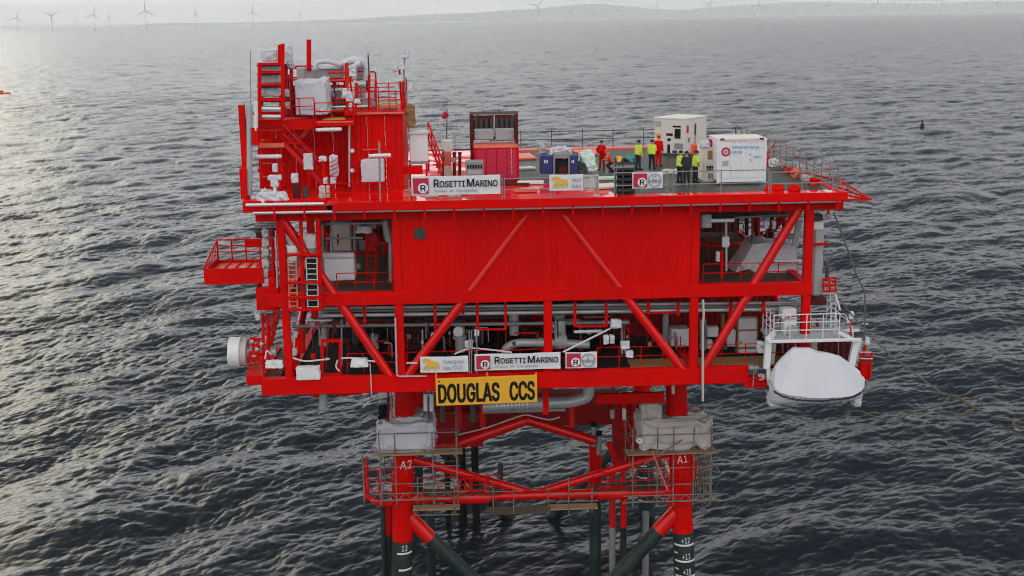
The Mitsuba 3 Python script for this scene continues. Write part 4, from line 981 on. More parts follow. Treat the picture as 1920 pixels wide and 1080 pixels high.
# dark generator stair
t = thing('scaffold_stair', 'dark scaffold stair tower rising over the deck edge beside the roundel banner', 'stairs')
for px in (1154, 1168, 1189):
    obj('post', ptube((px, 296, -.2), (px, 372, -.2), .05, 8), 'm_dark_steel', t, 30)
for k in range(5): obj('step', pbox(1160, 315 + 10 * k, 1187, 319 + 10 * k, -.2 + .1 * (4 - k), .5), 'm_dark_steel', t)
obj('side_panel', pbox(1157, 318, 1188, 364, .6, .1), 'm_black', t)
obj('top_rail', bar(at(1152, 314, -.25), at(1190, 312, -.25), .07), 'm_galv', t)
t = thing('tool_table', 'dark tool table heaped with teal and yellow bags behind the dark stair', 'table')
obj('table_top', pbox(1158, 305, 1192, 309, 4.0, 1.0), 'm_dark_steel', t)
for px in (1160, 1190): obj('leg', ptube((px, 308, 4.1), (px, 330, 4.1), .04, 6), 'm_dark_steel', t, 30)
wrapped('bag', (1176, 294, 1190, 306), 4.2, .5, 'teal bag on the dark tool table', 'bag', 141, 'm_teal', .08)
wrapped('bag', (1158, 295, 1169, 305), 4.2, .5, 'yellow bag on the dark tool table', 'bag', 142, 'm_gold', .08)
wrapped('bag', (1166, 299, 1178, 307), 4.1, .4, 'black bag between the teal and yellow ones', 'bag', 143, 'm_black', .08)

# ================================================================== people
import manifold3d as m3
def hull(a, ra, b, rb, seg=12):
    A = m3.Manifold.sphere(ra, seg).translate(list(map(float, a))); B = m3.Manifold.sphere(rb, seg).translate(list(map(float, b)))
    return m3.Manifold.batch_hull([A, B])
def solid(ms):
    m = m3.Manifold.batch_boolean(ms, m3.OpType.Add).to_mesh()
    return np.array(m.vert_properties[:, :3]), np.array(m.tri_verts)
def person(px, py, label, facing=0.0, jacket='m_hivis', trousers='m_navy', hat='m_black', h=1.76, arms=('down', 'down'), crouch=0.0, bands=True, lean=0.05):
    t = thing('person', label, 'person')
    base = np.array([*onz(px, py, DECK)[:2], DECK + .01])
    k = h / 1.76
    sit = 0.42 * crouch
    hip = .94 - sit
    J = {}
    for s, n in ((-1, 'l'), (1, 'r')):
        J['hip' + n] = np.array([.09 * s, .0, hip]); J['ank' + n] = np.array([.11 * s + .03 * (s > 0), .03 * s - .08 * crouch, .09])
        J['kne' + n] = np.array([.105 * s, .03 + .36 * crouch, .50 - .12 * crouch]); J['toe' + n] = J['ank' + n] + [.02 * s, .16, -.045]
        J['sho' + n] = np.array([.185 * s, lean * 1.0 + .25 * crouch, hip + .50 - .08 * crouch])
        a = arms[0 if s < 0 else 1]
        sh = J['sho' + n]
        if a == 'down': e, w = sh + [.06 * s, -.02, -.29], sh + [.07 * s, .05, -.54]
        elif a == 'front': e, w = sh + [.05 * s, .08, -.27], sh + [-.08 * s, .26, -.28]
        elif a == 'hip': e, w = sh + [.17 * s, -.06, -.24], sh + [.02 * s, .06, -.42]
        else: e, w = sh + [.10 * s, .14, -.20], sh + [.06 * s, .38, -.12]
        J['elb' + n], J['wri' + n] = e, w
    nk = np.array([0, lean * 1.1 + .27 * crouch, hip + .56 - .08 * crouch]); hd = nk + [0, .025 + .04 * crouch, .16]
    c, s_ = math.cos(facing), math.sin(facing)
    R = np.array([[c, -s_, 0], [s_, c, 0], [0, 0, 1]])
    def put(g): v, f = g; return (v * k) @ R.T + base, f
    H = lambda a, ra, b, rb: hull(J[a] if isinstance(a, str) else a, ra, J[b] if isinstance(b, str) else b, rb)
    # body: one continuous figure
    B = [hull(hd + [0, -.015, .03], .098, hd + [0, .03, -.05], .068), hull(nk, .055, hd, .052), hull(hd + [0, .10, -.01], .016, hd + [0, .085, .02], .012),
         hull(hd + [-.095, .0, -.01], .022, hd + [-.092, .0, .02], .018), hull(hd + [.095, .0, -.01], .022, hd + [.092, .0, .02], .018)]
    B.append(m3.Manifold.batch_hull([m3.Manifold.sphere(r, 12).translate(list(map(float, q))) for q, r in ((J['shol'], .06), (J['shor'], .06), (J['hipl'], .09), (J['hipr'], .09), (nk, .06))]))
    for n in 'lr':
        B += [H('hip' + n, .08, 'kne' + n, .055), H('kne' + n, .055, 'ank' + n, .04), H('ank' + n, .04, 'toe' + n, .035), H('sho' + n, .05, 'elb' + n, .04), H('elb' + n, .04, 'wri' + n, .028)]
        w = J['wri' + n]; d = w - J['elb' + n]; d = d / np.linalg.norm(d)
        sd = np.cross(d, [0, 0, 1.0]) if abs(d[2]) < .9 else np.array([0, 1.0, 0]); sd /= np.linalg.norm(sd); nrm = np.cross(d, sd)
        B.append(m3.Manifold.batch_hull([m3.Manifold.sphere(.016, 8).translate(list(map(float, w + d * u + sd * q))) for u, q in ((.01, -.02), (.01, .02), (.085, -.034), (.085, .034))]))
        for q, L in ((-.033, .060), (-.011, .075), (.011, .08), (.033, .068)):
            a0 = w + d * .085 + sd * q; a1 = a0 + d * L * .6 + nrm * .006; a2 = a1 + d * L * .4 + nrm * .02
            B += [hull(a0, .009, a1, .0085, 8), hull(a1, .0085, a2, .007, 8)]
        a0 = w + d * .03 + sd * .03; a1 = a0 + sd * .03 + d * .035; B += [hull(a0, .011, a1, .0095, 8), hull(a1, .0095, a1 + d * .03, .008, 8)]
    obj('body', put(solid(B)), 'm_skin', t, 40)
    Jk = [m3.Manifold.batch_hull([m3.Manifold.sphere(r, 14).translate(list(map(float, q))) for q, r in ((J['shol'], .075), (J['shor'], .075), (nk + [0, 0, -.03], .075), (J['hipl'] + [-.03, 0, .05], .115), (J['hipr'] + [.03, 0, .05], .115), (nk * [1, .9, .75] + [0, .06, 0.03], .10))])]
    for n in 'lr': Jk += [H('sho' + n, .08, 'elb' + n, .066), H('elb' + n, .066, 'wri' + n, .05)]
    obj('jacket', put(solid(Jk)), jacket, t, 40)
    Tr = [H('hipl', .112, 'hipr', .112)]
    for n in 'lr': Tr += [H('hip' + n, .108, 'kne' + n, .08), H('kne' + n, .08, 'ank' + n, .066)]
    obj('trousers', put(solid(Tr)), trousers, t, 40)
    for n in 'lr': obj('boot', put(solid([hull(J['ank' + n] + [0, -.03, -.03], .052, J['toe' + n] + [0, .02, -.005], .045), H('ank' + n, .055, 'ank' + n, .05)])), 'm_black', t, 40)
    hat_top = [m3.Manifold.sphere(.125, 16).scale([1, 1.12, .9]).translate(list(map(float, hd + [0, -.01, .055]))).trim_by_plane([0, 0, 1.0], float(hd[2] + .045)), m3.Manifold.cylinder(.02, .14, .14, 16).scale([1, 1.18, 1]).translate(list(map(float, hd + [0, .015, .04])))]
    obj('helmet', put(solid(hat_top)), hat, t, 40)
    if bands:
        zb = hip + .16
        for z, w in ((zb, .155), (zb + .17, .165)):
            yo = lean * (z - hip) / .5 + .25 * crouch * (z - hip) / .5
            g = m3.Manifold.cylinder(.05, 1, 1, 20) - m3.Manifold.cylinder(.2, .94, .94, 20).translate([0, 0, -.05])
            g = g.scale([w + .055, w * .86, 1]).translate([0, float(yo) + .015, float(z)])
            obj('reflective_band', put(solid([g])), 'm_reflective', t, 40)
    return t
person(1129, 319, 'person in red overalls standing alone by the pale green sheeting', 2.6, 'm_red', 'm_red_dull_shade', 'm_dark_red', 1.78, ('down', 'hip'), bands=False)
person(1147, 323, 'person in orange jacket crouching beside the dark stair tower', 1.6, 'm_orange', 'm_navy', 'm_orange', 1.7, ('front', 'front'), .75, bands=False)
person(1196, 319, 'person in yellow jacket standing apart left of the middle pair', -.9, arms=('front', 'down'))
person(1222, 318, 'person in yellow jacket standing in front of a person in red', -.4, arms=('down', 'front'))
person(1234, 312, 'person in red overalls half hidden behind the yellow jacket in the middle', -.5, 'm_red', 'm_red', 'm_red', 1.86, bands=False)
person(1274, 343, 'person in yellow jacket on the left of the front group of three', -1.0, arms=('front', 'front'))
person(1287, 348, 'person in black jacket seen from behind in the front group of three', .05, 'm_navy', 'm_navy', 'm_black', 1.84, ('front', 'front'), bands=False)
person(1303, 343, 'person in yellow jacket on the right of the front group beside the cream cabin', -1.2, arms=('front', 'hip'))

# ================================================================== banners and the name board
def sheet_panel(x0, x1, z0, z1, Y, sag=.03, th=.02, tilt=0.0):
    nx = 16; xs = np.linspace(x0, x1, nx)
    v = []
    for i, x in enumerate(xs):
        s = (x - x0) / (x1 - x0)
        w = math.sin(s * 9) * .028 + math.sin(s * 23 + x0) * .012
        dz = tilt * (x - x0)
        for yy in (Y + w, Y + w + th):
            v += [[x, yy, z0 + dz - sag * math.sin(s * math.pi * 2.5) * .4], [x, yy, z1 + dz - sag * math.sin(s * math.pi)]]
    f = []
    for i in range(nx - 1):
        a, b = i * 4, i * 4 + 4
        for p, q in ((0, 1), (1, 3), (3, 2), (2, 0)): f += [[a + p, b + p, b + q], [a + p, b + q, a + q]]
    f += [[0, 1, 3], [0, 3, 2], [4 * nx - 4, 4 * nx - 1, 4 * nx - 3], [4 * nx - 4, 4 * nx - 2, 4 * nx - 1]]
    return np.array(v), np.array(f)
def banner(px0, py0, px1, py1, Y, label, slope):
    x0, x1, z0, z1 = pext(px0, py0, px1, py1, Y)
    t = thing('banner', label, 'banner')
    return t, x0, x1, z0, z1
def r_logo(t, x0, z0, s, Y, m='m_sign_red'):
    obj('logo_square', box(x0, x0 + s, Y - .014, Y - .002, z0, z0 + s), m, t)
    cx, cz, r = x0 + .63 * s, z0 + .36 * s, .33 * s
    obj('logo_disc', disc((cx, Y - .014, cz), r, .010), 'm_white', t)
    g = lettering('R', cx - .17 * s, cz - .19 * s, Y - .026, .38 * s, .36 * s)
    obj('logo_letter', g, 'm_ink', t)
def maker_banner(px0, py0, px1, py1, Y, label):
    t, x0, x1, z0, z1 = banner(px0, py0, px1, py1, Y, label, 0)
    h = z1 - z0
    obj('sheet', sheet_panel(x0, x1, z0, z1, Y, .02), 'm_white', t)
    Yf = Y - .07
    r_logo(t, x0 + .10 * h, z0 + .10 * h, .80 * h, Yf)
    L = x1 - x0; a = x0 + 1.16 * h; W = x1 - .14 * h - a
    cap, sm = .40 * h, .31 * h
    zb = z0 + .42 * h
    obj('lettering', lettering('R', a, zb, Yf - .004, cap, .085 * W), 'm_ink', t)
    obj('lettering', lettering('OSETTI', a + .092 * W, zb, Yf - .004, sm, .395 * W), 'm_ink', t)
    obj('lettering', lettering('M', a + .52 * W, zb, Yf - .004, cap, .115 * W), 'm_ink', t)
    obj('lettering', lettering('ARINO', a + .645 * W, zb, Yf - .004, sm, .355 * W), 'm_ink', t)
    for wd, s0, s1 in (('Group', 0, .2), ('of', .24, .31), ('Companies', .35, .68)): obj('small_lettering', lettering(wd, a + s0 * W, z0 + .17 * h, Yf - .004, .13 * h, (s1 - s0) * W, False), 'm_ink_grey', t)
    for s in (0, 1): obj('tie', [bar([x0 + s * L, Y, z1 - .06], [x0 + s * L + (.12 if s else -.12), Y + .02, z1 + .02], .02)], 'm_rope', t)
    return t
def roundel(t, cx, cz, r, Y):
    obj('roundel', disc((cx, Y - .006, cz), r, .008, 28, r * .86), 'm_ink_grey', t)
    obj('roundel', disc((cx, Y - .006, cz), r * .34, .008, 3, 0), 'm_ink_grey', t)
    obj('roundel', [box(cx - r * .8 + k * r * .42, cx - r * .8 + k * r * .42 + r * .26, Y - .014, Y - .004, cz - r * .32 - .02 * (k % 2), cz + .0 + r * .08) for k in range(4)], 'm_ink_grey', t)
    obj('roundel', [box(cx - r * .3 + k * r * .3, cx - r * .3 + k * r * .3 + r * .16, Y - .014, Y - .004, cz + .5 * r, cz + .68 * r) for k in range(2)], 'm_ink_grey', t)
def roundel_banner(px0, py0, px1, py1, Y, label):
    t, x0, x1, z0, z1 = banner(px0, py0, px1, py1, Y, label, 0)
    h = z1 - z0
    obj('sheet', sheet_panel(x0, x1, z0, z1, Y, .01), 'm_white', t)
    r_logo(t, x0 + .08 * h, z0 + .10 * h, .84 * h, Y - .07)
    roundel(t, x1 - .52 * h, (z0 + z1) / 2, .42 * h, Y - .07)
def dog_banner(px0, py0, px1, py1, Y, label, tail):
    from shapely.geometry import Polygon
    t, x0, x1, z0, z1 = banner(px0, py0, px1, py1, Y, label, 0)
    h = z1 - z0; L = x1 - x0
    obj('sheet', sheet_panel(x0, x1, z0, z1, Y, .015), 'm_white', t)
    Yf = Y - .07
    s = 1.0 * h; ox, oz = x0 + .14 * h, z0 + .12 * h
    dog = [(.04, .78), (.02, .66), (.16, .62), (.30, .56), (.26, .40), (.10, .32), (.04, .08), (.14, .06), (.20, .24), (.34, .26), (.30, .05), (.40, .05), (.46, .26), (.62, .28), (.66, .06), (.76, .06), (.76, .30), (.86, .34), (.92, .10), (1.02, .10), (1.0, .44), (.96, .58), (.84, .64), (.56, .66), (.42, .74), (.50, .84), (.34, .80), (.20, .86)]
    m = trimesh.creation.extrude_polygon(Polygon([(x * s, z * s * .92) for x, z in dog]), .01, engine='earcut'); v = np.array(m.vertices)
    obj('animal_logo', (np.stack([ox + v[:, 0], Yf - v[:, 2], oz + v[:, 1]], 1), np.array(m.faces)), 'm_gold', t)
    a = x0 + 1.42 * h
    obj('lettering', lettering('liverpool', a, z0 + .56 * h, Yf, .24 * h, min(1.25 * h, x1 - a - .1), False), 'm_ink_grey', t)
    obj('lettering', lettering(tail, a, z0 + .18 * h, Yf, .24 * h, min((.62 if tail == 'bay' else 1.15) * h, x1 - a - .1), False), 'm_ink_grey', t)
maker_banner(771, 329, 938, 365, -1.12, 'white banner with R logo and black lettering on the upper deck edge')
dog_banner(1030, 327, 1094, 357, -1.12, 'upper white banner with golden animal logo in front of the blue skip', 'bay')
obj('blank_banner', sheet_panel(*pext(1095, 327, 1123, 356, -1.05), -1.05, .02), 'm_sheet_dirty', label='dirty blank sheet hanging right of the upper golden animal banner', cat='banner')
roundel_banner(1185, 323, 1243, 353, -1.14, 'upper square banner with red R logo and grey roundel beside the dark stair')
dog_banner(788, 668, 878, 698, -.42, 'lower white banner with golden animal logo left of the yellow name board', 'bay CCS')
maker_banner(890, 662, 1051, 693, -.42, 'white banner with R logo and black lettering above the yellow name board')
roundel_banner(1060, 660, 1119, 690, -.42, 'lower square banner with red R logo and grey roundel on the cellar deck edge')
t = thing('name_board', 'yellow name board with big black lettering hung on the lower girder', 'sign')
x0, x1, z0, z1 = pext(817, 706, 1007, 757, -.5)
sl = -(.0242 - .0164) * 0 + (at(1007, 704, -.5)[2] - at(817, 711, -.5)[2]) / (x1 - x0)
def slanted(g): v, f = g; v = np.array(v); v[:, 2] += sl * (v[:, 0] - (x0 + x1) / 2); return v, f
obj('board', slanted(bev(x0, x1, -.55, -.5, z0, z1, .01)), 'm_yellow', t)
H_ = z1 - z0
for text, fx, fw in (('DOUGLAS', .12 / (x1 - x0), .60), ('CCS', .725, .245)):
    obj('lettering', [slanted(lettering(text, x0 + fx * (x1 - x0) + dx, z0 + .12 * H_ + dz, -.552, .64 * H_, fw * (x1 - x0), True, .012 + .001 * n)) for n, (dx, dz) in enumerate(((0, 0), (.045, 0), (.022, .012), (.022, -.012)))], 'm_black', t)
obj('small_lettering', slanted(box(x0 + .14, x0 + .24, -.558, -.55, z1 - .2, z1 - .13)), 'm_ink', t)
for px in (818, 913, 1005): obj('hanger', bar(at(px, 698, -.5), at(px, 712, -.5), .06), 'm_yellow', t)
# ================================================================== lifeboat, its davit and the right end
def lifeboat():
    Yc = -1.3
    st = [(1440, 722, 716, 746), (1444, 703, 722, 757), (1452, 690, 727, 759), (1468, 672, 731, 757), (1480, 657, 733, 756), (1492, 655.5, 734, 755.5), (1512, 656.5, 735, 755), (1524, 664, 735, 754.5), (1542, 668, 735, 754), (1560, 671.5, 734, 753), (1572, 674, 733, 752), (1588, 687, 731, 750), (1604, 701, 727, 749), (1613, 710, 721, 745), (1618, 715, 717, 728)]
    beam = [.25, .75, 1.0, 1.15, 1.2, 1.2, 1.2, 1.2, 1.2, 1.2, 1.15, 1.05, .8, .5, .12]
    xs = [at(s[0], s[2], Yc)[0] for s in st]
    T_, G, K = ([at(s[0], s[i], Yc - .35)[2] for s in st] for i in (1, 2, 3))
    X = np.linspace(xs[0], xs[-1], 46)
    T_, G, K, Bm = (np.interp(X, xs, a) for a in (T_, G, K, beam))
    cover, hullv = [], []
    m = 17
    for x, t, g, k, b in zip(X, T_, G, K, Bm):
        for j in range(m):
            u = -1 + 2 * j / (m - 1)
            z = g + (t - g) * ((1 - abs(u) ** 1.25) * .8 + .2 * (1 - abs(u) ** 6))
            cover.append([x, Yc + u * b * 1.02, z])
        for j in range(m):
            a = math.pi * j / (m - 1)
            c, s = math.cos(a), math.sin(a)
            hullv.append([x, Yc + b * math.copysign(abs(c) ** .7, c), g - (g - k) * abs(s) ** .8])
    def skin(v, flip):
        n = len(X); f = []
        for i in range(n - 1):
            for j in range(m - 1):
                a, b, c, d = i * m + j, i * m + j + 1, (i + 1) * m + j + 1, (i + 1) * m + j
                f += [[a, b, c], [a, c, d]] if not flip else [[a, c, b], [a, d, c]]
        return np.array(v), np.array(f)
    rng = np.random.default_rng(21)
    ids = [0, 1, 2, 3, 4, 6, 7, 8, 9, 10, 11, 12, 13, 14]
    us = [-1, -.93, -.5, -.12, .12, .5, .93, 1]
    cvs = []
    Ts, Gs = ([at(s_[0], s_[q], Yc - .35)[2] for s_ in st] for q in (1, 2))
    for n_, i in enumerate(ids):
        for u in us:
            edge = abs(u) > .9
            fall = (1 - abs(u)) / .88 if abs(u) > .12 else 1.0
            z = Gs[i] + (Ts[i] - Gs[i]) * min(1, fall) ** .92 + (0 if edge else rng.uniform(-.09, .07))
            x = xs[i] + (0 if edge or n_ in (0, 13) else rng.uniform(-.14, .14))
            z -= .10 if edge else 0
            cvs.append([x, Yc + beam[i] * 1.10 * u + (0 if edge else rng.uniform(-.06, .06)), z])
    nu = len(us); cf = []
    for a in range(len(ids) - 1):
        for b in range(nu - 1):
            p, q, r_, s_ = a * nu + b, a * nu + b + 1, (a + 1) * nu + b + 1, (a + 1) * nu + b
            cf += [[p, q, r_], [p, r_, s_]] if (a + b) % 2 else [[p, q, s_], [q, r_, s_]]
    cm = trimesh.Trimesh(np.array(cvs), np.array(cf)[:, ::-1], process=False)
    for _ in range(3): cm = cm.subdivide()
    cv, cf = np.array(cm.vertices), np.array(cm.faces)
    cv = trimesh.smoothing.filter_laplacian(trimesh.Trimesh(cv, cf, process=False), iterations=2).vertices.view(np.ndarray).copy()
    cv[:, 2] += (meshkit.fbm(cv * np.array([1.6, 1.2, 1.2]), 3, seed=12) - .5) * .12
    t = thing('lifeboat', 'lifeboat wrapped in white sheeting hanging under the davit at the lower right corner', 'lifeboat')
    obj('cover', (cv, cf), 'm_sheet', t, True)
    obj('hull', skin(hullv, True), 'm_sheet', t, True)
    rope = [[x, Yc - b * 1.10 - .05, g - .10 - .05 * abs(math.sin(i * 1.05)) - (.05 if i < 26 else 0)] for i, (x, g, b) in enumerate(zip(X, G, Bm))][1:-1]
    obj('lashing_rope', path_tube(rope, .05, 6), 'm_navy', t + '__cover', True)
    obj('bow_fender', ball([xs[-1] - .05, Yc - .1, G[-1] - .1], .16, (1, 1, 1.1), 2), 'm_ink', t, True)
    for px in (1448, 1605): obj('cradle', wrap(*pext(px - 6, 736, px + 6, 760, Yc)[:2], Yc - .3, Yc + .4, *pext(px - 6, 736, px + 6, 760, Yc)[2:], px, .08, 1.3), 'm_sheet', t, True)
lifeboat()
t = thing('boat_davit', 'white lifeboat davit frame with railed platform at the lower right corner', 'davit')
for a, b, r in (((1441, 632, -1.0), (1437, 690, -1.0), .2), ((1452, 640, .6), (1444, 720, .6), .12), ((1605, 640, -1.0), (1594, 690, -1.0), .2), ((1612, 640, .6), (1602, 690, .6), .12), ((1440, 690, -1.0), (1442, 722, -1.0), .12)):
    obj('leg', bar(at(*a), at(*b), r * 1.6), 'm_white', t)
obj('platform', box(at(1445, 634, -1.2)[0], at(1600, 634, -1.2)[0], -1.2, 1.2, at(1520, 638, -1.2)[2], at(1520, 635, -1.2)[2]), 'm_grey', t)
obj('platform_beam', bev(at(1440, 640, -1.25)[0], at(1615, 640, -1.25)[0], -1.33, -1.2, at(1520, 641.5, -1.25)[2], at(1520, 636, -1.25)[2], .02), 'm_white', t)
obj('platform_beam', bev(at(1446, 620, 1.2)[0], at(1612, 620, 1.2)[0], 1.2, 1.3, at(1520, 625, 1.2)[2], at(1520, 619, 1.2)[2], .02), 'm_white', t)
obj('knee_brace', bar(at(1572, 622, -1.2), at(1603, 640, -1.2), .18), 'm_white', t)
obj('knee_brace', bar(at(1437, 640, -1.0), at(1452, 624, -.6), .2), 'm_white', t)
DZ = float(at(1520, 635, -1.2)[2])
dx0, dx1 = at(1450, 634, -1.2)[0], at(1573, 634, -1.2)[0]
g = guard_rail([[dx0, 1.2, DZ], [dx0, -1.2, DZ], [dx1, -1.2, DZ], [dx1, 1.2, DZ], [dx0, 1.2, DZ]], 'white railing round the davit platform above the lifeboat', 'm_white', 1.35, .95, (1.0, .68, .36), .028)
w = thing('boat_winch', 'white winch with round drum on the davit platform', 'winch')
obj('housing', pbox(1471, 597, 1494, 631, -.3, .8, .06), 'm_white', w)
obj('drum', tube(at(1486, 620, -.55), at(1486, 620, .2), .29, 20), 'm_cream', w, 30)
obj('rim', tube(at(1486, 620, -.57), at(1486, 620, -.5), .33, 20), 'm_galv', w, 30)
x0, x1, z0, z1 = pext(1466, 580, 1494, 598, -.3)
obj('wrapped_top', wrap(x0, x1, -.4, .5, z0, z1, 161, .08, .9), 'm_sheet', w, True)
obj('red_lever', bar(at(1472, 596, -.5), at(1494, 592, -.5), .05), 'm_sign_red', w)
ld = thing('davit_ladder', 'white caged ladder rising behind the right side of the davit platform', 'ladder')
for px in (1556, 1566): obj('rail', ptube((px, 545 if px < 1560 else 560, 1.3), (px + 4, 632, 1.3), .035, 6), 'm_white', ld, 30)
for k in range(9): obj('rung', ptube((1556.5, 562 + 8 * k, 1.3), (1567, 561.5 + 8 * k, 1.3), .02, 6), 'm_white', ld, 30)
obj('stay', ptube((1566, 552, 1.2), (1575, 582, .8), .06, 8), 'm_white', ld, 30)
obj('stay', ptube((1549, 585, 1.2), (1560, 568, 1.2), .045, 8), 'm_white', ld, 30)
for k, (a, b) in enumerate((((1563, 588, 0.5), (1590, 606, -.6)), ((1575, 590, .5), (1600, 640, -.6)))):
    p, q = at(*a), at(*b)
    obj('curved_rail', path_tube([p, (p + q) / 2 + [.3, 0, .25], q], .03, 6, .5), 'm_white', label=('upper', 'outer')[k] + ' curved white pipe rail at the right end of the davit', cat='railing')
for px, py, lb in ((1597, 591, 'white lamp bulb on the stalk right of the davit railing'), (1626, 639, 'white lamp bulb on top of the red gear right of the davit')):
    x0, x1, z0, z1 = pext(px - 4.5, py - 7, px + 4.5, py + 7, -.4)
    obj('bulb_lamp', wrap(x0, x1, -.5, -.2, z0, z1, px, .03, .8), 'm_sheet', smooth=True, label=lb, cat='lamp')
obj('thin_post', ptube((1596, 598, -.35), (1594, 636, -.35), .04, 6), 'm_red', smooth=30, label='red stalk of the bulb lamp beside the davit railing', cat='post')
t = thing('lifting_gear', 'red lifting gear frame at the far right beyond the lifeboat bow', 'lifting gear')
for a, b, r in (((1622, 648, -.3), (1614, 704, -.3), .09), ((1634, 662, -.3), (1630, 712, -.3), .08), ((1610, 664, -.3), (1638, 664, -.3), .05), ((1606, 680, -.3), (1636, 678, -.3), .05), ((1600, 690, 0), (1618, 690, 0), .1)):
    obj('tube', ptube(a, b, r, 8), 'm_red', t, 30)
obj('plate', pbox(1614, 682, 1632, 712, -.2, .12, .02), 'm_red', t)
for p in ((1608, 660), (1612, 672)): obj('pipe', ptube((p[0], p[1], -.4), (p[0] + 24, p[1] + 1, -.4), .04, 6), 'm_sheet_dirty', t, 30)
t = thing('duct_riser', 'tall grey rounded duct standing outside the right end post', 'duct')
obj('duct', pbox(1524, 424, 1544, 556, .5, .9, .12), 'm_grey', t)
obj('cap', pbox(1524, 416, 1545, 432, .45, 1.0, .08), 'm_white', t)
obj('dark_top', pbox(1524, 403, 1544, 414, .6, .7, .03), 'm_dark_steel', t)
obj('bracket', bar(at(1522, 459, .4), at(1553, 457, .4), .12), 'm_red', t)
obj('base', pbox(1522, 560, 1550, 572, .4, 1.0), 'm_dark_red', t)
t = thing('red_cage', 'small red pipe cage outside the right end post below the grey duct', 'cage')
for a, b in (((1543, 523), (1567, 521)), ((1543, 535), (1567, 534)), ((1543, 546), (1567, 545)), ((1544, 522), (1544, 548)), ((1555, 520), (1556, 547)), ((1566, 520), (1567, 548))): obj('bar', ptube((*a, .2), (*b, .2), .06, 6), 'm_red', t, 30)
obj('cylinder', ptube((1554, 527, .5), (1554, 542, .5), .14, 10), 'm_sheet_dirty', t, 30)
obj('hose_loop', path_tube([at(1546, 490, .8), at(1551, 500, .6), at(1551, 515, .6), at(1549, 527, .6)], .1, 8, .3), 'm_dark_steel', smooth=30, label='dark hose hanging beside the grey duct at the right end', cat='hose')
t = thing('lamp_bracket', 'red lamp bracket under the right corner of the upper girder', 'bracket')
obj('arm', bar(at(1553, 392, .2), at(1553, 402, .2), .12), 'm_red', t); obj('lamp', pbox(1548, 401, 1557, 408, .1, .2, .02), 'm_galv', t)
# lower right wrapped gear and rope coil left of the boat
t = thing('hose_reel', 'grey hose reel fitting beside the left end of the lifeboat', 'hose reel')
for a, b, r in (((1404, 690, -.5), (1422, 690, -.5), .14), ((1408, 684, -.5), (1418, 697, -.5), .08), ((1420, 690, -.5), (1440, 692, -.5), .07), ((1414, 694, -.5), (1412, 724, -.5), .03)): obj('fitting', ptube(a, b, r, 8), 'm_galv', t, 30)
wrapped('wrapped_fitting', (1421, 643, 1433, 662), -.2, .4, 'white wrapped fitting on the davit side of the brown framed cabinet', 'fitting', 171)
wrapped('wrapped_fitting', (1423, 704, 1434, 714), -.2, .3, 'small white wrapped fitting low beside the lifeboat', 'fitting', 172)
wrapped('wrapped_fitting', (1521, 642, 1532, 657), .2, .3, 'cream wrapped hook under the davit platform', 'fitting', 173, 'm_cream')
# ================================================================== red walkway box on the left
t = thing('side_platform', 'red box shaped side platform with mesh ends jutting out on the left', 'platform')
Yn, Yf = .6, 4.6
zf = at(440, 503, Yn)[2]
xa, xb = at(382, 515, Yn)[0], at(494, 515, Yn)[0]
zb = at(440, 533, Yn)[2]
obj('front_panel', bev(xa, xb, Yn, Yn + .06, zb, zf, .01), 'm_red', t)
obj('floor', box(xa, xb, Yn + .06, Yf, zf - .55, zf - .48), 'm_salmon', t)  # sky light on the floor put into its colour
obj('floor_beam', [box(xa + s, xa + s + .12, Yn + .07, Yf - .05, zf - .48, zf - .40) for s in (.6, 1.2, 1.85, 2.5, 3.0)], 'm_red', t)
obj('end_panel', box(xa, xa + .06, Yn + .06, Yf, zb + .1, zf - .1), 'm_red', t)
obj('back_panel', box(xa + .06, xb, Yf, Yf + .06, zb, zf - .3), 'm_red', t)
obj('bracket', bar([xb - .4, Yn + .3, zf], [xb + .2, Yn + .3, zf + .6], .1), 'm_red', t)
zt = at(440, 449, Yf)[2]
for s in np.linspace(0, 1, 5):
    x = xa + (xb - xa) * s
    obj('post', tube([x, Yf, zf - .4], [x, Yf, zt], .045, 8), 'm_red', t, 30)
for k in (0, .35, .7): obj('rail', tube([xa, Yf, zt - k], [xb, Yf, zt - k], .035, 8), 'm_red', t, 30)
obj('rail', tube([xa, Yn + .03, zf + .02], [xa, Yf, zt], .05, 8), 'm_red', t, 30)
for s in np.linspace(.1, .95, 9):
    y = Yn + (Yf - Yn) * s; zz = zf + (zt - zf) * s
    obj('end_bar', tube([xa, y, zf - .5], [xa, y, zz], .022, 6), 'm_red', t, 30)
for s in (.3, .6): obj('end_bar', tube([xa, Yn + (Yf - Yn) * s * .9, zf - .45 + s * .9], [xa, Yf, zf - .45 + s * 1.0], .022, 6), 'm_red', t, 30)
obj('back_plate', box(at(462, 455, Yf)[0], xb, Yf - .1, Yf - .04, at(470, 457, Yf)[2] - .2, zt), 'm_red', t)
t = thing('wrapped_riser', 'dark grey riser in ragged wrapping at the left end between the decks', 'pipe')
obj('pipe', ptube((497, 425, .9), (501, 540, .9), .16, 12), 'm_galv', t, 30)
for k, y in enumerate((438, 456, 474, 494, 513, 530)): wrapped('wrapping', (491, y - 7, 504, y + 7), .7, .4, None, None, 181 + k, 'm_sheet_dirty' if k % 2 else 'm_pipe', .05, parent=t)
for px, y0, y1, m, lb in ((517, 432, 555, 'm_silver', 'thin silver pipe close left of the left end post'), (509, 430, 520, 'm_red', 'thin red pipe left of the left end post')):
    obj('pipe', ptube((px, y0, .5), (px + 4, y1, .5), .06, 8), m, smooth=30, label=lb, cat='pipe')
obj('panel', pbox(480, 428, 520, 446, 1.6, .2), 'm_dark_red', plat)
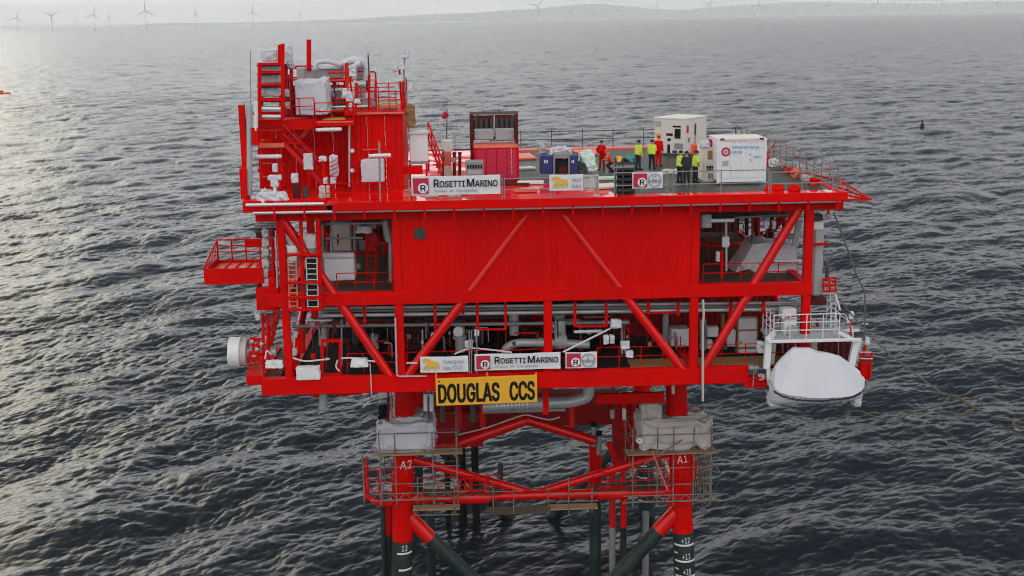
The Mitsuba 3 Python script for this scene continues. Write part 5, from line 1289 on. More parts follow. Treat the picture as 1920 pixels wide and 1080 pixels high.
for k, y in enumerate((422, 434)): obj('pipe', ptube((478, y, 1.2), (520, y, 1.2), .1, 8), ('m_galv', 'm_dark_steel')[k], smooth=30, label=('upper', 'lower')[k] + ' pipe under the left corner of the weather deck', cat='pipe')
wrapped('gear_heap', (503, 508, 520, 540), .6, .5, 'red and white wrapped valve beside the left end post', 'valve', 188, 'm_red', .1)
# ladder tower in front of the left bay
t = thing('ladder_tower', 'red framed ladder tower with pale and black ladders in front of the left bay', 'ladder tower')
for a, b, r in (((564, 410), (569, 582), .09), ((596, 408), (601, 582), .12)): obj('post', bar(at(*a, -.42), at(*b, -.42), r * 2), 'm_red', t)
for y in (478, 530, 558, 581): obj('crossbar', bar(at(538, y, -.68), at(604, y - 1, -.68), .13), 'm_red', t)
for px, a, b in ((541, 486, 578), (556, 486, 578)): obj('ladder_rail', bar(at(px - 1, a, -.55), at(px + 2, b, -.55), .07), 'm_salmon', t)
for k in range(11): obj('rung', ptube((541, 490 + 8.4 * k, -.55), (557, 489.7 + 8.4 * k, -.55), .035, 6), 'm_salmon', t, 30)
for px, a, b in ((574, 483, 576), (594, 483, 576)): obj('ladder_rail', bar(at(px, a, -.55), at(px + 3, b, -.55), .06), 'm_sheet_dirty', t)
for a, b in ((484, 524), (533, 554), (563, 575)):
    obj('black_panel', pbox(575.5, a, 594.5, b, -.5, .05), 'm_black', t)
    n = int((b - a) / 9)
    for k in range(n + 1): obj('rung', ptube((575, a + k * (b - a) / max(n, 1), -.58), (595, a + k * (b - a) / max(n, 1), -.58), .03, 6), 'm_sheet_dirty', t, 30)
for k, (b, lb) in enumerate((((538, 434, 557, 475), 'left rounded grey and white duct at the head of the pale ladder'), ((572, 436, 592, 482), 'right rounded white duct at the head of the black ladder'))):
    d = thing('duct_bend', lb, 'duct')
    obj('duct', pbox(b[0], b[1] + 12, b[2], b[3] - 14, .0, .6, .08), ('m_pipe', 'm_white')[k], d); obj('mouth', pbox(b[0] - .5, b[3] - 14, b[2] + .5, b[3], -.1, .6, .05), ('m_white', 'm_galv')[k], d)
    obj('bend', tube(at(b[0], b[1] + 12, .3), at(b[2], b[1] + 12, .3), .30, 16), ('m_pipe', 'm_white')[k], d, 30)
# ================================================================== upper left open bay
wrapped('wrapped_box', (608, 484, 665, 526), 2.0, 1.2, 'white wrapped box in the upper left open bay', 'wrapped box', 201, 'm_white', .04, 1.0, .1)
obj('wrapped_roll', tube(at(606, 480, 2.1), at(664, 479, 2.1), .19, 16), 'm_sheet', smooth=30, label='white roll lying on the wrapped box in the upper left bay', cat='roll')
for k, (b, Y) in enumerate((((621, 416, 659, 472), 6.0), ((670, 447, 704, 472), 6.2))):
    t = thing('switch_cabinet', ('tall pinkish grey cabinet behind the wrapped box in the upper left bay', 'lower brown grey cabinet beside the ladder in the upper left bay')[k], 'cabinet')
    obj('case', pbox(*b, Y, .9, .03), ('m_grey', 'm_floor')[k], t); obj('door', pbox(b[0] + 3, b[1] + 3, b[2] - 3, b[3] - 3, Y - .02, .03), 'm_cream' if k == 0 else 'm_galv', t)
t = thing('bay_ladder', 'red ladder with hoops in the upper left open bay', 'ladder')
for px in (688, 705): obj('rail', ptube((px, 438, 3.0), (px, 540, 3.0), .045, 8), 'm_red', t, 30)
for k in range(11): obj('rung', ptube((688, 444 + 9 * k, 3.0), (705, 444 + 9 * k, 3.0), .025, 6), 'm_red', t, 30)
obj('hood', pbox(684, 437, 706, 470, 3.2, .1), 'm_red_dull_shade', t)
wrapped('wrapped_lamp', (667, 426, 698, 437), 2.2, .5, 'white wrapped lamp high in the upper left open bay', 'lamp', 203, amp=.08, top=.7)
for k, (a, b, r, m) in enumerate((((605, 420), (606, 530), .05, 'm_galv'), ((610, 447), (680, 446), .07, 'm_galv'), ((612, 420), (716, 418), .06, 'm_pipe'), ((722, 413), (730, 452), .22, 'm_pipe'), ((732, 440), (733, 540), .12, 'm_pipe'), ((665, 418), (665, 470), .06, 'm_galv'))):
    obj('pipe', ptube((*a, 2.4 + .2 * k), (*b, 2.4 + .2 * k), r, 10), m, smooth=30, label=('thin upright pipe at the left side', 'level pipe above the wrapped box', 'long level pipe under the ceiling', 'short thick duct in the top right corner', 'upright pipe at the right side', 'dangling pipe beside the wrapped lamp')[k] + ' of the upper left open bay', cat='pipe')
gz = MID + .02
guard_rail([[at(632, 540, .6)[0], .6, gz - .15], [-8.35, .6, gz - .15]], 'red railing along the upper left open bay', h=1.05, step=.9)
obj('brace', bar(at(603, 430, 9), at(648, 480, 9), .45), 'm_red', plat)
t = thing('hanging_valves', 'small row of valves with red frame hanging under the ceiling of the upper left bay', 'valve')
for px in (660, 690, 708): obj('hanger', ptube((px, 414, 3.4), (px, 428, 3.4), .035, 6), 'm_red', t, 30)
for px in (672, 700): obj('wheel', tube(at(px, 424, 3.3), at(px, 424, 3.5), .16, 14), 'm_grey', t, 30)
# ================================================================== upper right open bay
t = thing('covered_boat', 'white sheeted machine with sloping front in the upper right open bay', 'covered machine')
bx0, bx1 = at(1378, 500, 3.5)[0], at(1492, 500, 3.5)[0]
zt_, zl, zb_ = at(1430, 454, 3.5)[2], at(1400, 500, 3.5)[2], at(1430, 516, 3.5)[2]
pr = [(0, .1), (.05, .28), (.16, .55), (.28, .95), (.52, 1.0), (.72, .92), (.97, .95), (1.0, .75), (1.0, .05), (.55, .0), (.35, .02), (.25, .2), (.1, .12)]
from shapely.geometry import Polygon as _Pg
mm = trimesh.creation.extrude_polygon(_Pg(pr).buffer(.0), 1.0, engine='earcut')
mm = mm.subdivide().subdivide().subdivide()
v = np.array(mm.vertices); v = np.stack([bx0 + v[:, 0] * (bx1 - bx0), 3.4 + v[:, 2] * 2.2, zb_ + v[:, 1] * (zt_ - zb_)], 1)
v = v + (meshkit.fbm(v * 1.6, 3, seed=9)[:, None] - .5) * .28
obj('cover', (v, np.array(mm.faces)), 'm_sheet', t, 50)
obj('edge_roll', ptube((1452, 491, 3.1), (1503, 489.5, 3.1), .11, 10), 'm_white', t, 30)
for px in (1398, 1440, 1470): obj('skid', pbox(px, 508, px + 14, 520, 3.6, 1.5), 'm_dark_steel', t)
guard_rail([[at(1318, 525, .6)[0], .6, gz - .1], [13.7, .6, gz - .1]], 'red railing along the upper right open bay', h=1.05, step=1.0)
lamp_tube((1332, 414), (1374, 413), 1.0, 'white strip lamp hanging in the upper right open bay')
for k, (a, b, r, m, Y) in enumerate((((1361, 415), (1362, 508), .07, 'm_pipe', 1.6), ((1353, 470), (1353, 520), .09, 'm_red', 1.5), ((1376, 408), (1478, 403), .06, 'm_galv', 2.0), ((1500, 410), (1490, 462), .2, 'm_pipe', 3.0))):
    obj('pipe', ptube((*a, Y), (*b, Y), r, 10), m, smooth=30, label=('upright grey pipe below the strip lamp', 'short upright red pipe left of the sheeted machine', 'long level grey pipe under the ceiling', 'thick sloping grey pipe by the right end post')[k] + ' of the upper right open bay', cat='pipe')
for b, lb, sd in (((1355, 444, 1368, 464), 'white wrapped gauge on the upright pipe of the upper right bay', 211), ((1343, 472, 1350, 491), 'pale wrapped fitting low on the left of the upper right bay', 212), ((1434, 414, 1440, 430), 'left pale wrapped fitting hanging above the sheeted machine', 213), ((1449, 414, 1455, 430), 'right pale wrapped fitting hanging above the sheeted machine', 214)):
    wrapped('wrapped_fitting', b, 1.5, .25, lb, 'fitting', sd, amp=.05)
t = thing('hanging_gear', 'dark pipe gear hanging in the back of the upper right open bay', 'pipework')
for px, y1 in ((1400, 440), (1418, 455), (1447, 450), (1470, 430)): obj('pipe', ptube((px, 402, 6.0), (px, y1, 6.0), .12, 10), 'm_dark_red', t, 30)
obj('pipe', ptube((1330, 404, 7.0), (1500, 400, 7.0), .22, 10), 'm_dark_steel', t, 30)
wrapped('wall_box', (1315, 402, 1335, 428), .9, .4, 'grey box high against the ribbed wall in the upper right bay', 'box', 215, 'm_grey', .05)
# ================================================================== cellar deck
PIPES = [((604, 578), (1500, 567), .09, 'm_pipe', 1.2, 'topmost long grey pipe under the middle girder'), ((604, 584), (1500, 573), .07, 'm_galv', 1.5, 'second long grey pipe under the middle girder'), ((604, 592), (1500, 579), .11, 'm_pipe', 1.0, 'thick third long grey pipe under the middle girder'),
         ((548, 612), (1130, 605), .10, 'm_galv', 2.2, 'long greenish grey pipe crossing the cellar deck at half height'), ((1040, 606), (1180, 604), .12, 'm_pipe', 2.4, 'short thick grey pipe right of the middle post')]
for a, b, r, m, Y, lb in PIPES: obj('pipe', ptube((*a, Y), (*b, Y), r, 10), m, smooth=30, label=lb, cat='pipe')
for k, (px, py, w, h) in enumerate(((862, 632, 18, 54), (963, 606, 18, 42), (1048, 620, 18, 60), (606, 612, 18, 70), (702, 650, 12, 40))):
    t = thing('process_valve', ('grey valve with round white actuator left of the lower diagonals', 'hanging grey pump head above the long bend', 'big grey valve beside the middle post', 'grey valve column in the lower left bay', 'slanting dark valve behind the left diagonal')[k], 'valve')
    obj('body', ptube((px, py - h / 2, 2.8), (px + 1, py + h / 2, 2.8), w / 64, 14), 'm_pipe', t, 30)
    obj('flange', ptube((px, py - 3, 2.8), (px, py + 3, 2.8), w / 46, 16), 'm_grey', t, 30)
    obj('flange', ptube((px, py - h / 2 - 2, 2.8), (px, py - h / 2 + 2, 2.8), w / 48, 16), 'm_galv', t, 30)
    if k in (0, 2): obj('actuator', tube(at(px - 3, py - 10, 2.2), at(px - 3, py - 10, 2.7), .28, 18), 'm_white', t, 30)
bp = thing('bent_pipe', 'large pale grey pipe rising from a bend left of the middle post', 'pipe')
obj('pipe', path_tube([at(946, 668, 2.0), at(948, 652, 2.0), at(966, 643, 2.0), at(1025, 643, 2.0), at(1105, 646, 2.0)], .24, 14, .6), 'm_pipe', bp, 30)
obj('collar', ptube((1040, 640, 2.0), (1062, 641, 2.0), .40, 18), 'm_grey', bp, 30)
obj('riser', ptube((1050, 650, 2.0), (1050, 600, 2.0), .32, 16), 'm_pipe', bp, 30)
obj('flange', ptube((1047, 618, 2.0), (1053, 618.5, 2.0), .42, 16), 'm_galv', bp, 30)
for k, (a, b) in enumerate((((1078, 622), (1127, 621)), ((575, 600), (621, 599)))):
    lamp_tube(a, b, 1.2, ('white strip lamp under the hanger shelf right of the middle post', 'white strip lamp in the lower left bay')[k], .09)
obj('pipe', path_tube([at(1318, 562, -.45), at(1320, 590, -.5), at(1318, 605, -.45), at(1318, 752, -.45)], .065, 8, .2), 'm_sheet_dirty', smooth=30, label='long white pipe hanging in front of the right lower bay down past the girder', cat='pipe')
for k, (b, Y, dy, lb, m) in enumerate((((1259, 617, 1292, 650), 3.0, .9, 'white wrapped cabinet left of the right lower post', 'm_sheet'), ((1327, 614, 1347, 632), 2.6, .5, 'small white box right of the hanging white pipe', 'm_sheet'), ((1326, 638, 1336, 654), 2.6, .4, 'small pale box low right of the hanging white pipe', 'm_sheet_dirty'), ((1364, 618, 1379, 650), 3.0, .4, 'narrow white box left of the brown framed cabinet', 'm_sheet'))):
    wrapped('wrapped_cabinet', b, Y, dy, lb, 'cabinet', 221 + k, m, .03, 1, .08)
t = thing('framed_cabinet', 'tall white cabinet with brown frame in the right lower bay', 'cabinet')
for a, b in ((597, 618), (621, 651), (654, 671)): obj('door', pbox(1385, a, 1419, b, 3.0, .5, .02), 'm_white', t)
for y in (619.5, 652.5): obj('frame', pbox(1383, y - 1.2, 1420, y + 1.2, 2.97, .5), 'm_brown', t)
for px in (1383, 1420): obj('frame', pbox(px - 1, 596, px + 1, 672, 2.97, .5), 'm_brown', t)
obj('handle', pbox(1388, 640, 1390, 644, 2.94, .05), 'm_dark_steel', t + '__door_001')
for k, (px, a, b, r) in enumerate(((1248, 588, 648, .17), (1318, 598, 665, .2), (1355, 588, 650, .12), (1166, 610, 680, .06), (1170, 604, 676, .04))):
    obj('pipe', ptube((px, a, 4.0 - .5 * (k > 2)), (px, b, 4.0 - .5 * (k > 2)), r, 12), ('m_grey', 'm_pipe', 'm_brown', 'm_sheet_dirty', 'm_galv')[k], smooth=30, label=('thick upright grey pipe left of the right lower post', 'thick upright grey pipe behind the hanging white pipe', 'brown upright pipe beside the right diagonal', 'pale upright conduit right of the lower banners', 'thin conduit beside the pale one right of the lower banners')[k], cat='pipe')
cd = LOW - .05
guard_rail([[at(1120, 690, .5)[0], .5, cd], [7.6, .5, cd]], 'red railing on the cellar deck right of the roundel banner', h=1.1, step=1.2)
guard_rail([[8.3, .5, cd], [13.6, .5, cd]], 'red railing on the cellar deck right of the hanging white pipe', h=1.1, step=1.2)
guard_rail([[-7.7, .5, cd], [at(1060, 690, .5)[0], .5, cd]], 'red railing on the cellar deck behind the lower banners', h=1.1, step=1.3)
guard_rail([[at(652, 702, .5)[0], .5, cd], [-8.3, .5, cd]], 'red railing on the cellar deck in front of the left diagonal', h=1.1, step=1.0)
t = thing('door_frame', 'red gate frame on the cellar deck in the lower left bay', 'gate')
for a, b in (((604, 640), (604, 706)), ((638, 640), (638, 704)), ((602, 639), (640, 638)), ((604, 703), (638, 702))): obj('bar', bar(at(*a, .4), at(*b, .4), .15), 'm_red', t)
for b, lb, sd, tp in (((555, 690, 599, 713), 'white wrapped bundle lying on the lower left girder', 231, 1), ((656, 675, 690, 689), 'white wrapped bundle at the foot of the left diagonal', 232, .8), ((496, 680, 530, 691), 'flat white wrapped bundle on the ledge left of the left end post', 233, .9)):
    wrapped('wrapped_bundle', b, -.35, .6, lb, 'bundle', sd, 'm_white', .05, tp, .15)
t = thing('red_drum', 'red upright drum with white fittings inside the lower left bay', 'drum')
obj('drum', ptube((563, 618, 1.4), (563, 660, 1.4), .28, 16), 'm_red', t, 30)
for p in ((553, 628), (552, 661)): wrapped('fitting', (p[0] - 3, p[1] - 6, p[0] + 4, p[1] + 6), 1.0, .2, None, None, p[1], parent=t)
def rope(pts, r, m, label, cat='rope', bend=.5, key='rope'):
    return obj(key, path_tube(pts, r, 6, bend), m, smooth=30, label=label, cat=cat)
rope([at(549, 671, -.1), at(571, 678, -.1), at(598, 675, -.1), at(618, 673, .1)], .05, 'm_sheet', 'white sagging wrapped line across the lower left bay')
rope([at(640, 672, -.1), at(662, 670, -.1), at(685, 676, -.1), at(708, 678, -.1)], .05, 'm_sheet', 'white wrapped line left of the left diagonal foot')
rope([at(633, 675, .2), at(629, 688, .2), at(636, 696, .2)], .05, 'm_sheet', 'short white wrapped line hanging by the red gate frame')
rope([at(1056, 660, -.3), at(1100, 638, .3), at(1160, 608, .6)], .055, 'm_sheet', 'white taut line rising right above the square roundel banner')
rope([at(852, 664, -.3), at(880, 652, -.2), at(925, 656, -.2), at(960, 661, -.3)], .045, 'm_sheet', 'white wrapped line above the lower banners')
rope([at(762, 681, -.3), at(782, 681, -.3)], .05, 'm_sheet', 'short white line left of the lower animal banner')
for b, lb, sd in (((872, 640, 886, 652), 'white wrapped fitting above the gap between the lower banners', 241), ((890, 620, 898, 630), 'small white wrapped lamp on the hanger above the lower banners', 242), ((1165, 641, 1181, 655), 'white box on the conduit right of the lower banners', 243), ((1132, 630, 1141, 646), 'left white wrapped bottle below the taut white line', 244), ((1144, 630, 1152, 644), 'right white wrapped bottle below the taut white line', 245), ((1146, 600, 1165, 616), 'white wrapped joint at the top of the taut white line', 246), ((1174, 659, 1187, 670), 'pale life ring shaped coil on the railing right of the lower banners', 247), ((808, 626, 818, 642), 'white wrapped valve beside the left hanger', 248)):
    wrapped('wrapped_fitting', b, .3, .3, lb, 'fitting', sd, amp=.07)
t = thing('wrapped_stanchion', 'pale wrapped stanchions between the two lower banners', 'post')
for px in (880, 884, 894): obj('post', ptube((px, 620, -.3), (px, 700, -.3), .035, 6), 'm_galv', t, 30)
# dark machinery further in on the cellar deck
WHERE = ('behind the white bundle on the lower left girder', 'behind the red gate frame', 'left of the left diagonal foot', 'behind the left diagonal foot', 'left of the second post', 'right of the second post', 'behind the upper end of the second diagonal', 'behind the lower animal banner', 'behind the gap between the lower banners',
         'behind the R of the lower lettered banner', 'under the hanging pump head', 'left of the middle post', 'right of the middle post', 'behind the lower roundel banner', 'behind the taut white line', 'beside the white box on the conduit')
rnd = random.Random(11)
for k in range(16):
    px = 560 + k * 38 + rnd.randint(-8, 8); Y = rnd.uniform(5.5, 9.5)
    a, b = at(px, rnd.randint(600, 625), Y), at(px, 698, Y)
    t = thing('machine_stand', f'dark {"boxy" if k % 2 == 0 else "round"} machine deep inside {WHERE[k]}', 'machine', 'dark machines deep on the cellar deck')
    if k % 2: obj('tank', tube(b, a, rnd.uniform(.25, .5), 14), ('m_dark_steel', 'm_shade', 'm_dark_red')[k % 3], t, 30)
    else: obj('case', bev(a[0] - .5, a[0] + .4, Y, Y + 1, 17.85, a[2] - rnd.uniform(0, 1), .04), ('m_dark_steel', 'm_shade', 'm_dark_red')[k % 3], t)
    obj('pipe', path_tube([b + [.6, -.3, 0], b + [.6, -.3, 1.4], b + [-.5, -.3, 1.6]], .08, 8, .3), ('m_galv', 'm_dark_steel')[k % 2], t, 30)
# small bore pipework and rails crowding the bays
BAYS = ((556, 734, 596, 700, 'small bore pipework crowding the lower left bay', .9), (762, 1015, 600, 664, 'small bore pipework crowding the cellar bay left of the middle post', 1.6), (1040, 1180, 598, 664, 'small bore pipework crowding the cellar bay right of the middle post', 1.6),
        (1180, 1290, 596, 690, 'small bore pipework and red frames left of the right lower post', 2.2), (1310, 1500, 590, 690, 'small bore pipework and red frames in the rightmost cellar bay', 2.4), (610, 730, 414, 538, 'small bore pipework crowding the upper left bay', 3.4), (1320, 1500, 404, 520, 'small bore pipework crowding the upper right bay', 4.2),
        (1455, 1600, 588, 700, 'small bore pipework behind the lifeboat davit', 1.5), (536, 704, 116, 212, 'small bore pipework crowding the module roof', 4.3), (484, 532, 300, 372, 'small bore pipework at the left foot of the module', 1.0), (796, 884, 280, 336, 'small bore pipework between white cabinet and cargo basket', 4.6))
rnd = random.Random(29)
for x0, x1, y0, y1, lb, Y in BAYS:
    t = thing('small_pipework', lb, 'pipework')
    n = int((x1 - x0) / 11)
    for k in range(n):
        px = rnd.uniform(x0, x1); a = rnd.uniform(y0, y0 + .5 * (y1 - y0)); b = rnd.uniform(a + 15, y1); yy = Y + rnd.uniform(0, 2.4)
        m = rnd.choice(('m_galv', 'm_dark_red', 'm_red', 'm_pipe', 'm_dark_steel', 'm_red_dull_shade'))
        if rnd.random() < .62: obj('pipe', ptube((px, a, yy), (px + rnd.uniform(-1, 1), b, yy), rnd.uniform(.025, .06), 6), m, t, 30)
        else:
            w = rnd.uniform(18, 50); p, q = at(px, a, yy), at(min(px + w, x1), a, yy)
            obj('pipe', path_tube([p, q, q + [0, .3, -.9]], rnd.uniform(.025, .06), 6, .15), m, t, 30)
        if k % 3 == 0:
            py = rnd.uniform(y0 + 8, y1 - 8); s_ = rnd.uniform(2.5, 5)
            obj('junction_box', pbox(px - s_, py - s_, px + s_, py + s_, yy - .15, .2, .02), rnd.choice(('m_dark_steel', 'm_galv', 'm_sheet_dirty', 'm_red')), t)
# ================================================================== lower left corner: stair, flange drum
t = thing('drum_flange', 'big white short drum lying on its side at the far lower left', 'drum')
yd = 1.6
a, b = at(431, 661, yd), at(452, 661, yd); c = at(464, 661, yd)
obj('drum', tube(a, b, .85, 32), 'm_white', t, 30); obj('neck', tube(b, c, .74, 28), 'm_sheet_dirty', t, 30)
obj('pipe', tube(c, c + [1.6, 0, 0], .3, 14), 'm_pipe', t, 30)
pz = at(480, 706, .4)[2]
x0, x1 = at(466, 700, .4)[0], at(523, 700, .4)[0]
guard_rail([[x0, 3.4, pz], [x0, .4, pz], [x1, .4, pz]], 'red railing round the lower left ledge beside the white drum', h=1.1, step=.75, levels=(1.0, .66, .33))
obj('deck_plate', box(x0, x1, .35, 5.5, pz - .06, pz), 'm_floor', plat)
stairs([at(497, 690, 1.8)[0], 1.8, pz], at(520, 590, 1.8), .8, 'steep red stair between the cellar and middle decks at the left end', steps=10)
t = thing('stair_posts', 'red posts carrying the steep left stair', 'post')
for px in (493, 502): obj('post', ptube((px, 588, 1.2), (px + 1, 690, 1.2), .09, 8), 'm_red', t, 30)
for k in range(4): obj('brace', ptube((494, 600 + 22 * k, 1.2), (503, 612 + 22 * k, 1.2), .03, 6), 'm_red', t, 30)
t = thing('valve_cluster', 'red valve cluster with pale handles beside the white drum', 'valve')
for p, q in (((468, 634), (490, 636)), ((470, 646), (488, 650)), ((476, 632), (474, 672)), ((486, 634), (484, 672)), ((466, 660), (492, 664)), ((467, 674), (496, 676))): obj('pipe', ptube((*p, 1.1), (*q, 1.1), .07, 8), 'm_red', t, 30)
for p in ((472, 640), (482, 655), (476, 668), (490, 645)): obj('handle', ball(at(p[0], p[1], 1.0), .10, (1.3, .6, .9), 1), 'm_sheet_dirty', t, True)
rope([at(497, 673, .4), at(500, 655, .4), at(508, 665, .4)], .05, 'm_sheet', 'white wrapped line peaked over the lower left ledge')
wrapped('wrapped_fitting', (478, 590, 488, 600), .8, .3, 'white wrapped lamp out left above the steep stair', 'fitting', 251)
obj('bracket', ptube((483, 594, .95), (496, 592, 1.2), .03, 6), 'm_galv', plat, 30)
obj('drain_pipe', ptube((606, 734, 1.5), (606, 764, 1.5), .22, 14), 'm_grey', smooth=30, label='short thick grey drain pipe under the lower left girder', cat='pipe')
obj('bracket', pbox(588, 736, 598, 745, .6, .3), 'm_red', plat)
obj('bracket', pbox(622, 735, 678, 741, .8, .4), 'm_red', plat)
obj('sounding_pipe', ptube((694, 682, -.35), (697, 742, -.35), .03, 6), 'm_sheet_dirty', smooth=30, label='thin pale pipe in front of the lower girder left of the second post', cat='pipe')
obj('conduit', path_tube([at(741, 596, -.32), at(744, 706, -.32), at(800, 705, -.32)], .05, 6, .2), 'm_silver', smooth=30, label='silver conduit running down the second post and along the lower girder', cat='pipe')
# ================================================================== under the cellar deck
t = thing('export_pipe', 'big grey pipe bending up under the girder right of the name board', 'pipe')
Y = 4.2
obj('pipe', path_tube([at(905, 762, Y), at(1000, 757, Y), at(1075, 753, Y), at(1104, 744, Y), at(1104, 722, Y)], .34, 18, .9), 'm_pipe', t, 30)
for k in range(9): obj('rib', ptube((930 + 7 * k, 760 - .4 * k, Y), (933 + 7 * k, 759.8 - .4 * k, Y), .39, 16), 'm_silver', t, 30)
obj('lower_run', ptube((905, 772, Y + 1), (1060, 768, Y + 1), .12, 10), 'm_galv', t, 30)
for k, px in enumerate((798, 809)):
    t = thing('gas_bottle', ('left', 'right')[k] + ' white bottle hanging beside the left jacket leg head', 'bottle')
    obj('bottle', ptube((px, 738, 3.2), (px, 770, 3.2), .12, 12), 'm_white', t, 30); obj('neck', ptube((px, 733, 3.2), (px, 738, 3.2), .05, 8), 'm_dark_steel', t, 30)
for k, (px, y0, y1, r, m) in enumerate(((734, 735, 790, .05, 'm_salmon'), (728, 735, 790, .06, 'm_dark_red'), (739, 737, 780, .04, 'm_silver'), (830, 758, 790, .16, 'm_dark_steel'), (887, 757, 790, .18, 'm_dark_steel'), (1148, 768, 784, .14, 'm_galv'), (1170, 766, 786, .12, 'm_sheet_dirty'), (1262, 722, 738, .10, 'm_silver'))):
    obj('pipe', ptube((px, y0, 4.5), (px, y1, 4.5), r, 10), m, smooth=30, label=('pinkish thin pipe left of the left leg head', 'dark red thin pipe left of the left leg head', 'silver thin pipe against the left leg head', 'dark pipe under the left end of the name board', 'dark pipe under the middle of the name board', 'pale bell mouth under the red cross beam', 'dirty white bell mouth right of the pale one', 'silver stub on the right leg head')[k], cat='pipe')
obj('hose', path_tube([at(860, 815, 8.4), at(910, 803, 8.4), at(984, 777, 8.4), at(1030, 788, 8.4), at(1050, 782, 8.4)], .05, 6, .3), 'm_sheet_dirty', smooth=30, label='pale hose lying along the inverted V brace', cat='hose')
obj('stencil_mark', [pbox(1110 + 9 * k, 722, 1116 + 9 * k, 730, 7.9, .1) for k in range(4)] + [pbox(1154, 723, 1162, 731, 7.9, .1)] + [pbox(1224 + 6 * k, 721, 1228 + 6 * k, 730, 6.0, .1) for k in range(3)], 'm_sheet_dirty', parent=plat)
# ================================================================== wrapped leg clamps and scaffolds round both front legs
def scaffold(name, label, xs, ys, z0, z1, plank_z, lattice):
    t = thing('scaffold', label, 'scaffold')
    for x in xs:
        for y in ys: obj('standard', tube([x, y, z0], [x, y, z1], .04, 6), 'm_scaffold', t, 30)
    for z in np.arange(z0 + .3, z1, 1.05):
        for y in ys: obj('ledger', tube([xs[0] - .2, y, z], [xs[-1] + .2, y, z], .03, 6), 'm_scaffold', t, 30)
        for x in (xs[0], xs[-1]): obj('transom', tube([x, ys[0] - .2, z + .08], [x, ys[-1] + .2, z + .08], .03, 6), 'm_scaffold', t, 30)
    for z in plank_z:
        for k in range(4):
            y = ys[0] - .15 + .26 * k
            obj('plank', box(xs[0] - .35, xs[-1] + .35, y, y + .235, z, z + .05), 'm_wood', t)
    for z in lattice:
        obj('lattice_chord', tube([xs[0] - .6, ys[0] - .1, z], [xs[-1] + .6, ys[0] - .1, z], .03, 6), 'm_scaffold', t, 30)
        obj('lattice_chord', tube([xs[0] - .6, ys[0] - .1, z + .42], [xs[-1] + .6, ys[0] - .1, z + .42], .03, 6), 'm_scaffold', t, 30)
        n = max(2, round((xs[-1] - xs[0] + 1.2) / .42)); L = xs[-1] - xs[0] + 1.2
        for i in range(n):
            a = xs[0] - .6 + L * i / n; b = a + L / n
            obj('lattice_web', tube([a, ys[0] - .1, z + .42 * (i % 2)], [b, ys[0] - .1, z + .42 * ((i + 1) % 2)], .02, 6), 'm_scaffold', t, 30)
    return t
Ys = 4.7
zp1 = float(at(760, 850, Ys)[2]); zl = float(at(760, 940, Ys)[2])
xl = [float(at(p, 880, Ys)[0]) for p in (681, 713, 742, 812, 857)]
t = scaffold('l', 'grey tube scaffold with planks round the left jacket leg', xl[1:], [4.6, 8.2], zl - .2, zp1 + 1.3, [zp1 - .05], [float(at(760, 935, Ys)[2])])
obj('standard', tube([xl[0], 4.6, zl], [xl[0], 4.6, zp1 + .6], .04, 6), 'm_scaffold', t, 30)
zp2 = float(at(1260, 848, Ys)[2]); zl2 = float(at(1260, 938, Ys)[2])
xr = [float(at(p, 880, Ys)[0]) for p in (1186, 1232, 1262, 1300, 1332)]
t = scaffold('r', 'rusty tube scaffold with planks round the right jacket leg', xr, [4.6, 8.0], zl2 - .3, zp2 + 1.6, [zp2 - .05], [float(at(1260, 938, Ys)[2])])
rnd = random.Random(3)
ht = thing('hanging_scaffold', 'dense hanging tangle of scaffold tubes right of the right jacket leg', 'scaffold')
for k in range(34):
    a = at(rnd.uniform(1302, 1334), rnd.uniform(850, 935), rnd.uniform(5, 8.5)); dz = rnd.uniform(-1.6, 1.6)
    obj('tube', tube(a, a + [rnd.uniform(-.7, .7), rnd.uniform(-.8, .8), dz], .022, 6), 'm_scaffold', ht, 30)
for k in range(7): obj('tube', tube(at(1303 + 5 * k, 852, 6.5), at(1304 + 5 * k, 930 + rnd.randint(-8, 12), 6.5), .025, 6), 'm_scaffold', ht, 30)
for k, (pa, pb, lb) in enumerate((((1208, 870), (1280, 824), 'rusty scaffold brace sloping up across the right leg'), ((1222, 845), (1252, 920), 'pale scaffold brace sloping down across the right leg'))):
    obj('scaffold_brace', tube(at(*pa, 4.4), at(*pb, 4.4), .045, 6), 'm_scaffold' if k == 0 else 'm_salmon', smooth=30, label=lb, cat='brace')
# sheeted clamps
def clamp(b, Y, dy, label, seed, m, amp, tp=.97):
    x0, x1, z0, z1 = pext(*b, Y)
    return obj('sheeted_clamp', wrap(x0, x1, Y, Y + dy, z0, z1, seed, amp, tp, .12), m, smooth=True, label=label, cat='wrapped clamp')
clamp((706, 795, 814, 849), 4.95, 2.6, 'white sheeted clamp round the left jacket leg, open at the top', 261, 'm_sheet', .24, .98)
clamp((1205, 790, 1334, 842), 4.9, 2.8, 'creased greyish sheeted clamp round the right jacket leg', 262, 'm_sheet_dirty', .38, 1.0)
clamp((724, 785, 806, 801), 5.3, 2.0, 'crumpled white sheet collar above the left sheeted clamp', 263, 'm_sheet', .22, .8)
clamp((1204, 760, 1240, 794), 5.2, .8, 'grey ragged sheet standing left of the right leg above its clamp', 264, 'm_sheet_dirty', .2, 1.0)
clamp((1288, 778, 1332, 794), 5.4, 1.4, 'crumpled pale sheet on the right end of the right sheeted clamp', 265, 'm_sheet_dirty', .25, .7)
obj('dark_net', wrap(*pext(708, 764, 728, 800, 5.8)[:2], 5.8, 6.6, *pext(708, 764, 728, 800, 5.8)[2:], 266, .15, .5), 'm_shade', smooth=True, label='dark peaked net left of the left sheeted clamp', cat='net')
t = thing('life_ring', 'white life ring on the scaffold left of the right sheeted clamp', 'life ring')
c = at(1199, 826, 4.4)
obj('ring', disc(c, .17, .06, 20, .07), 'm_white', t)
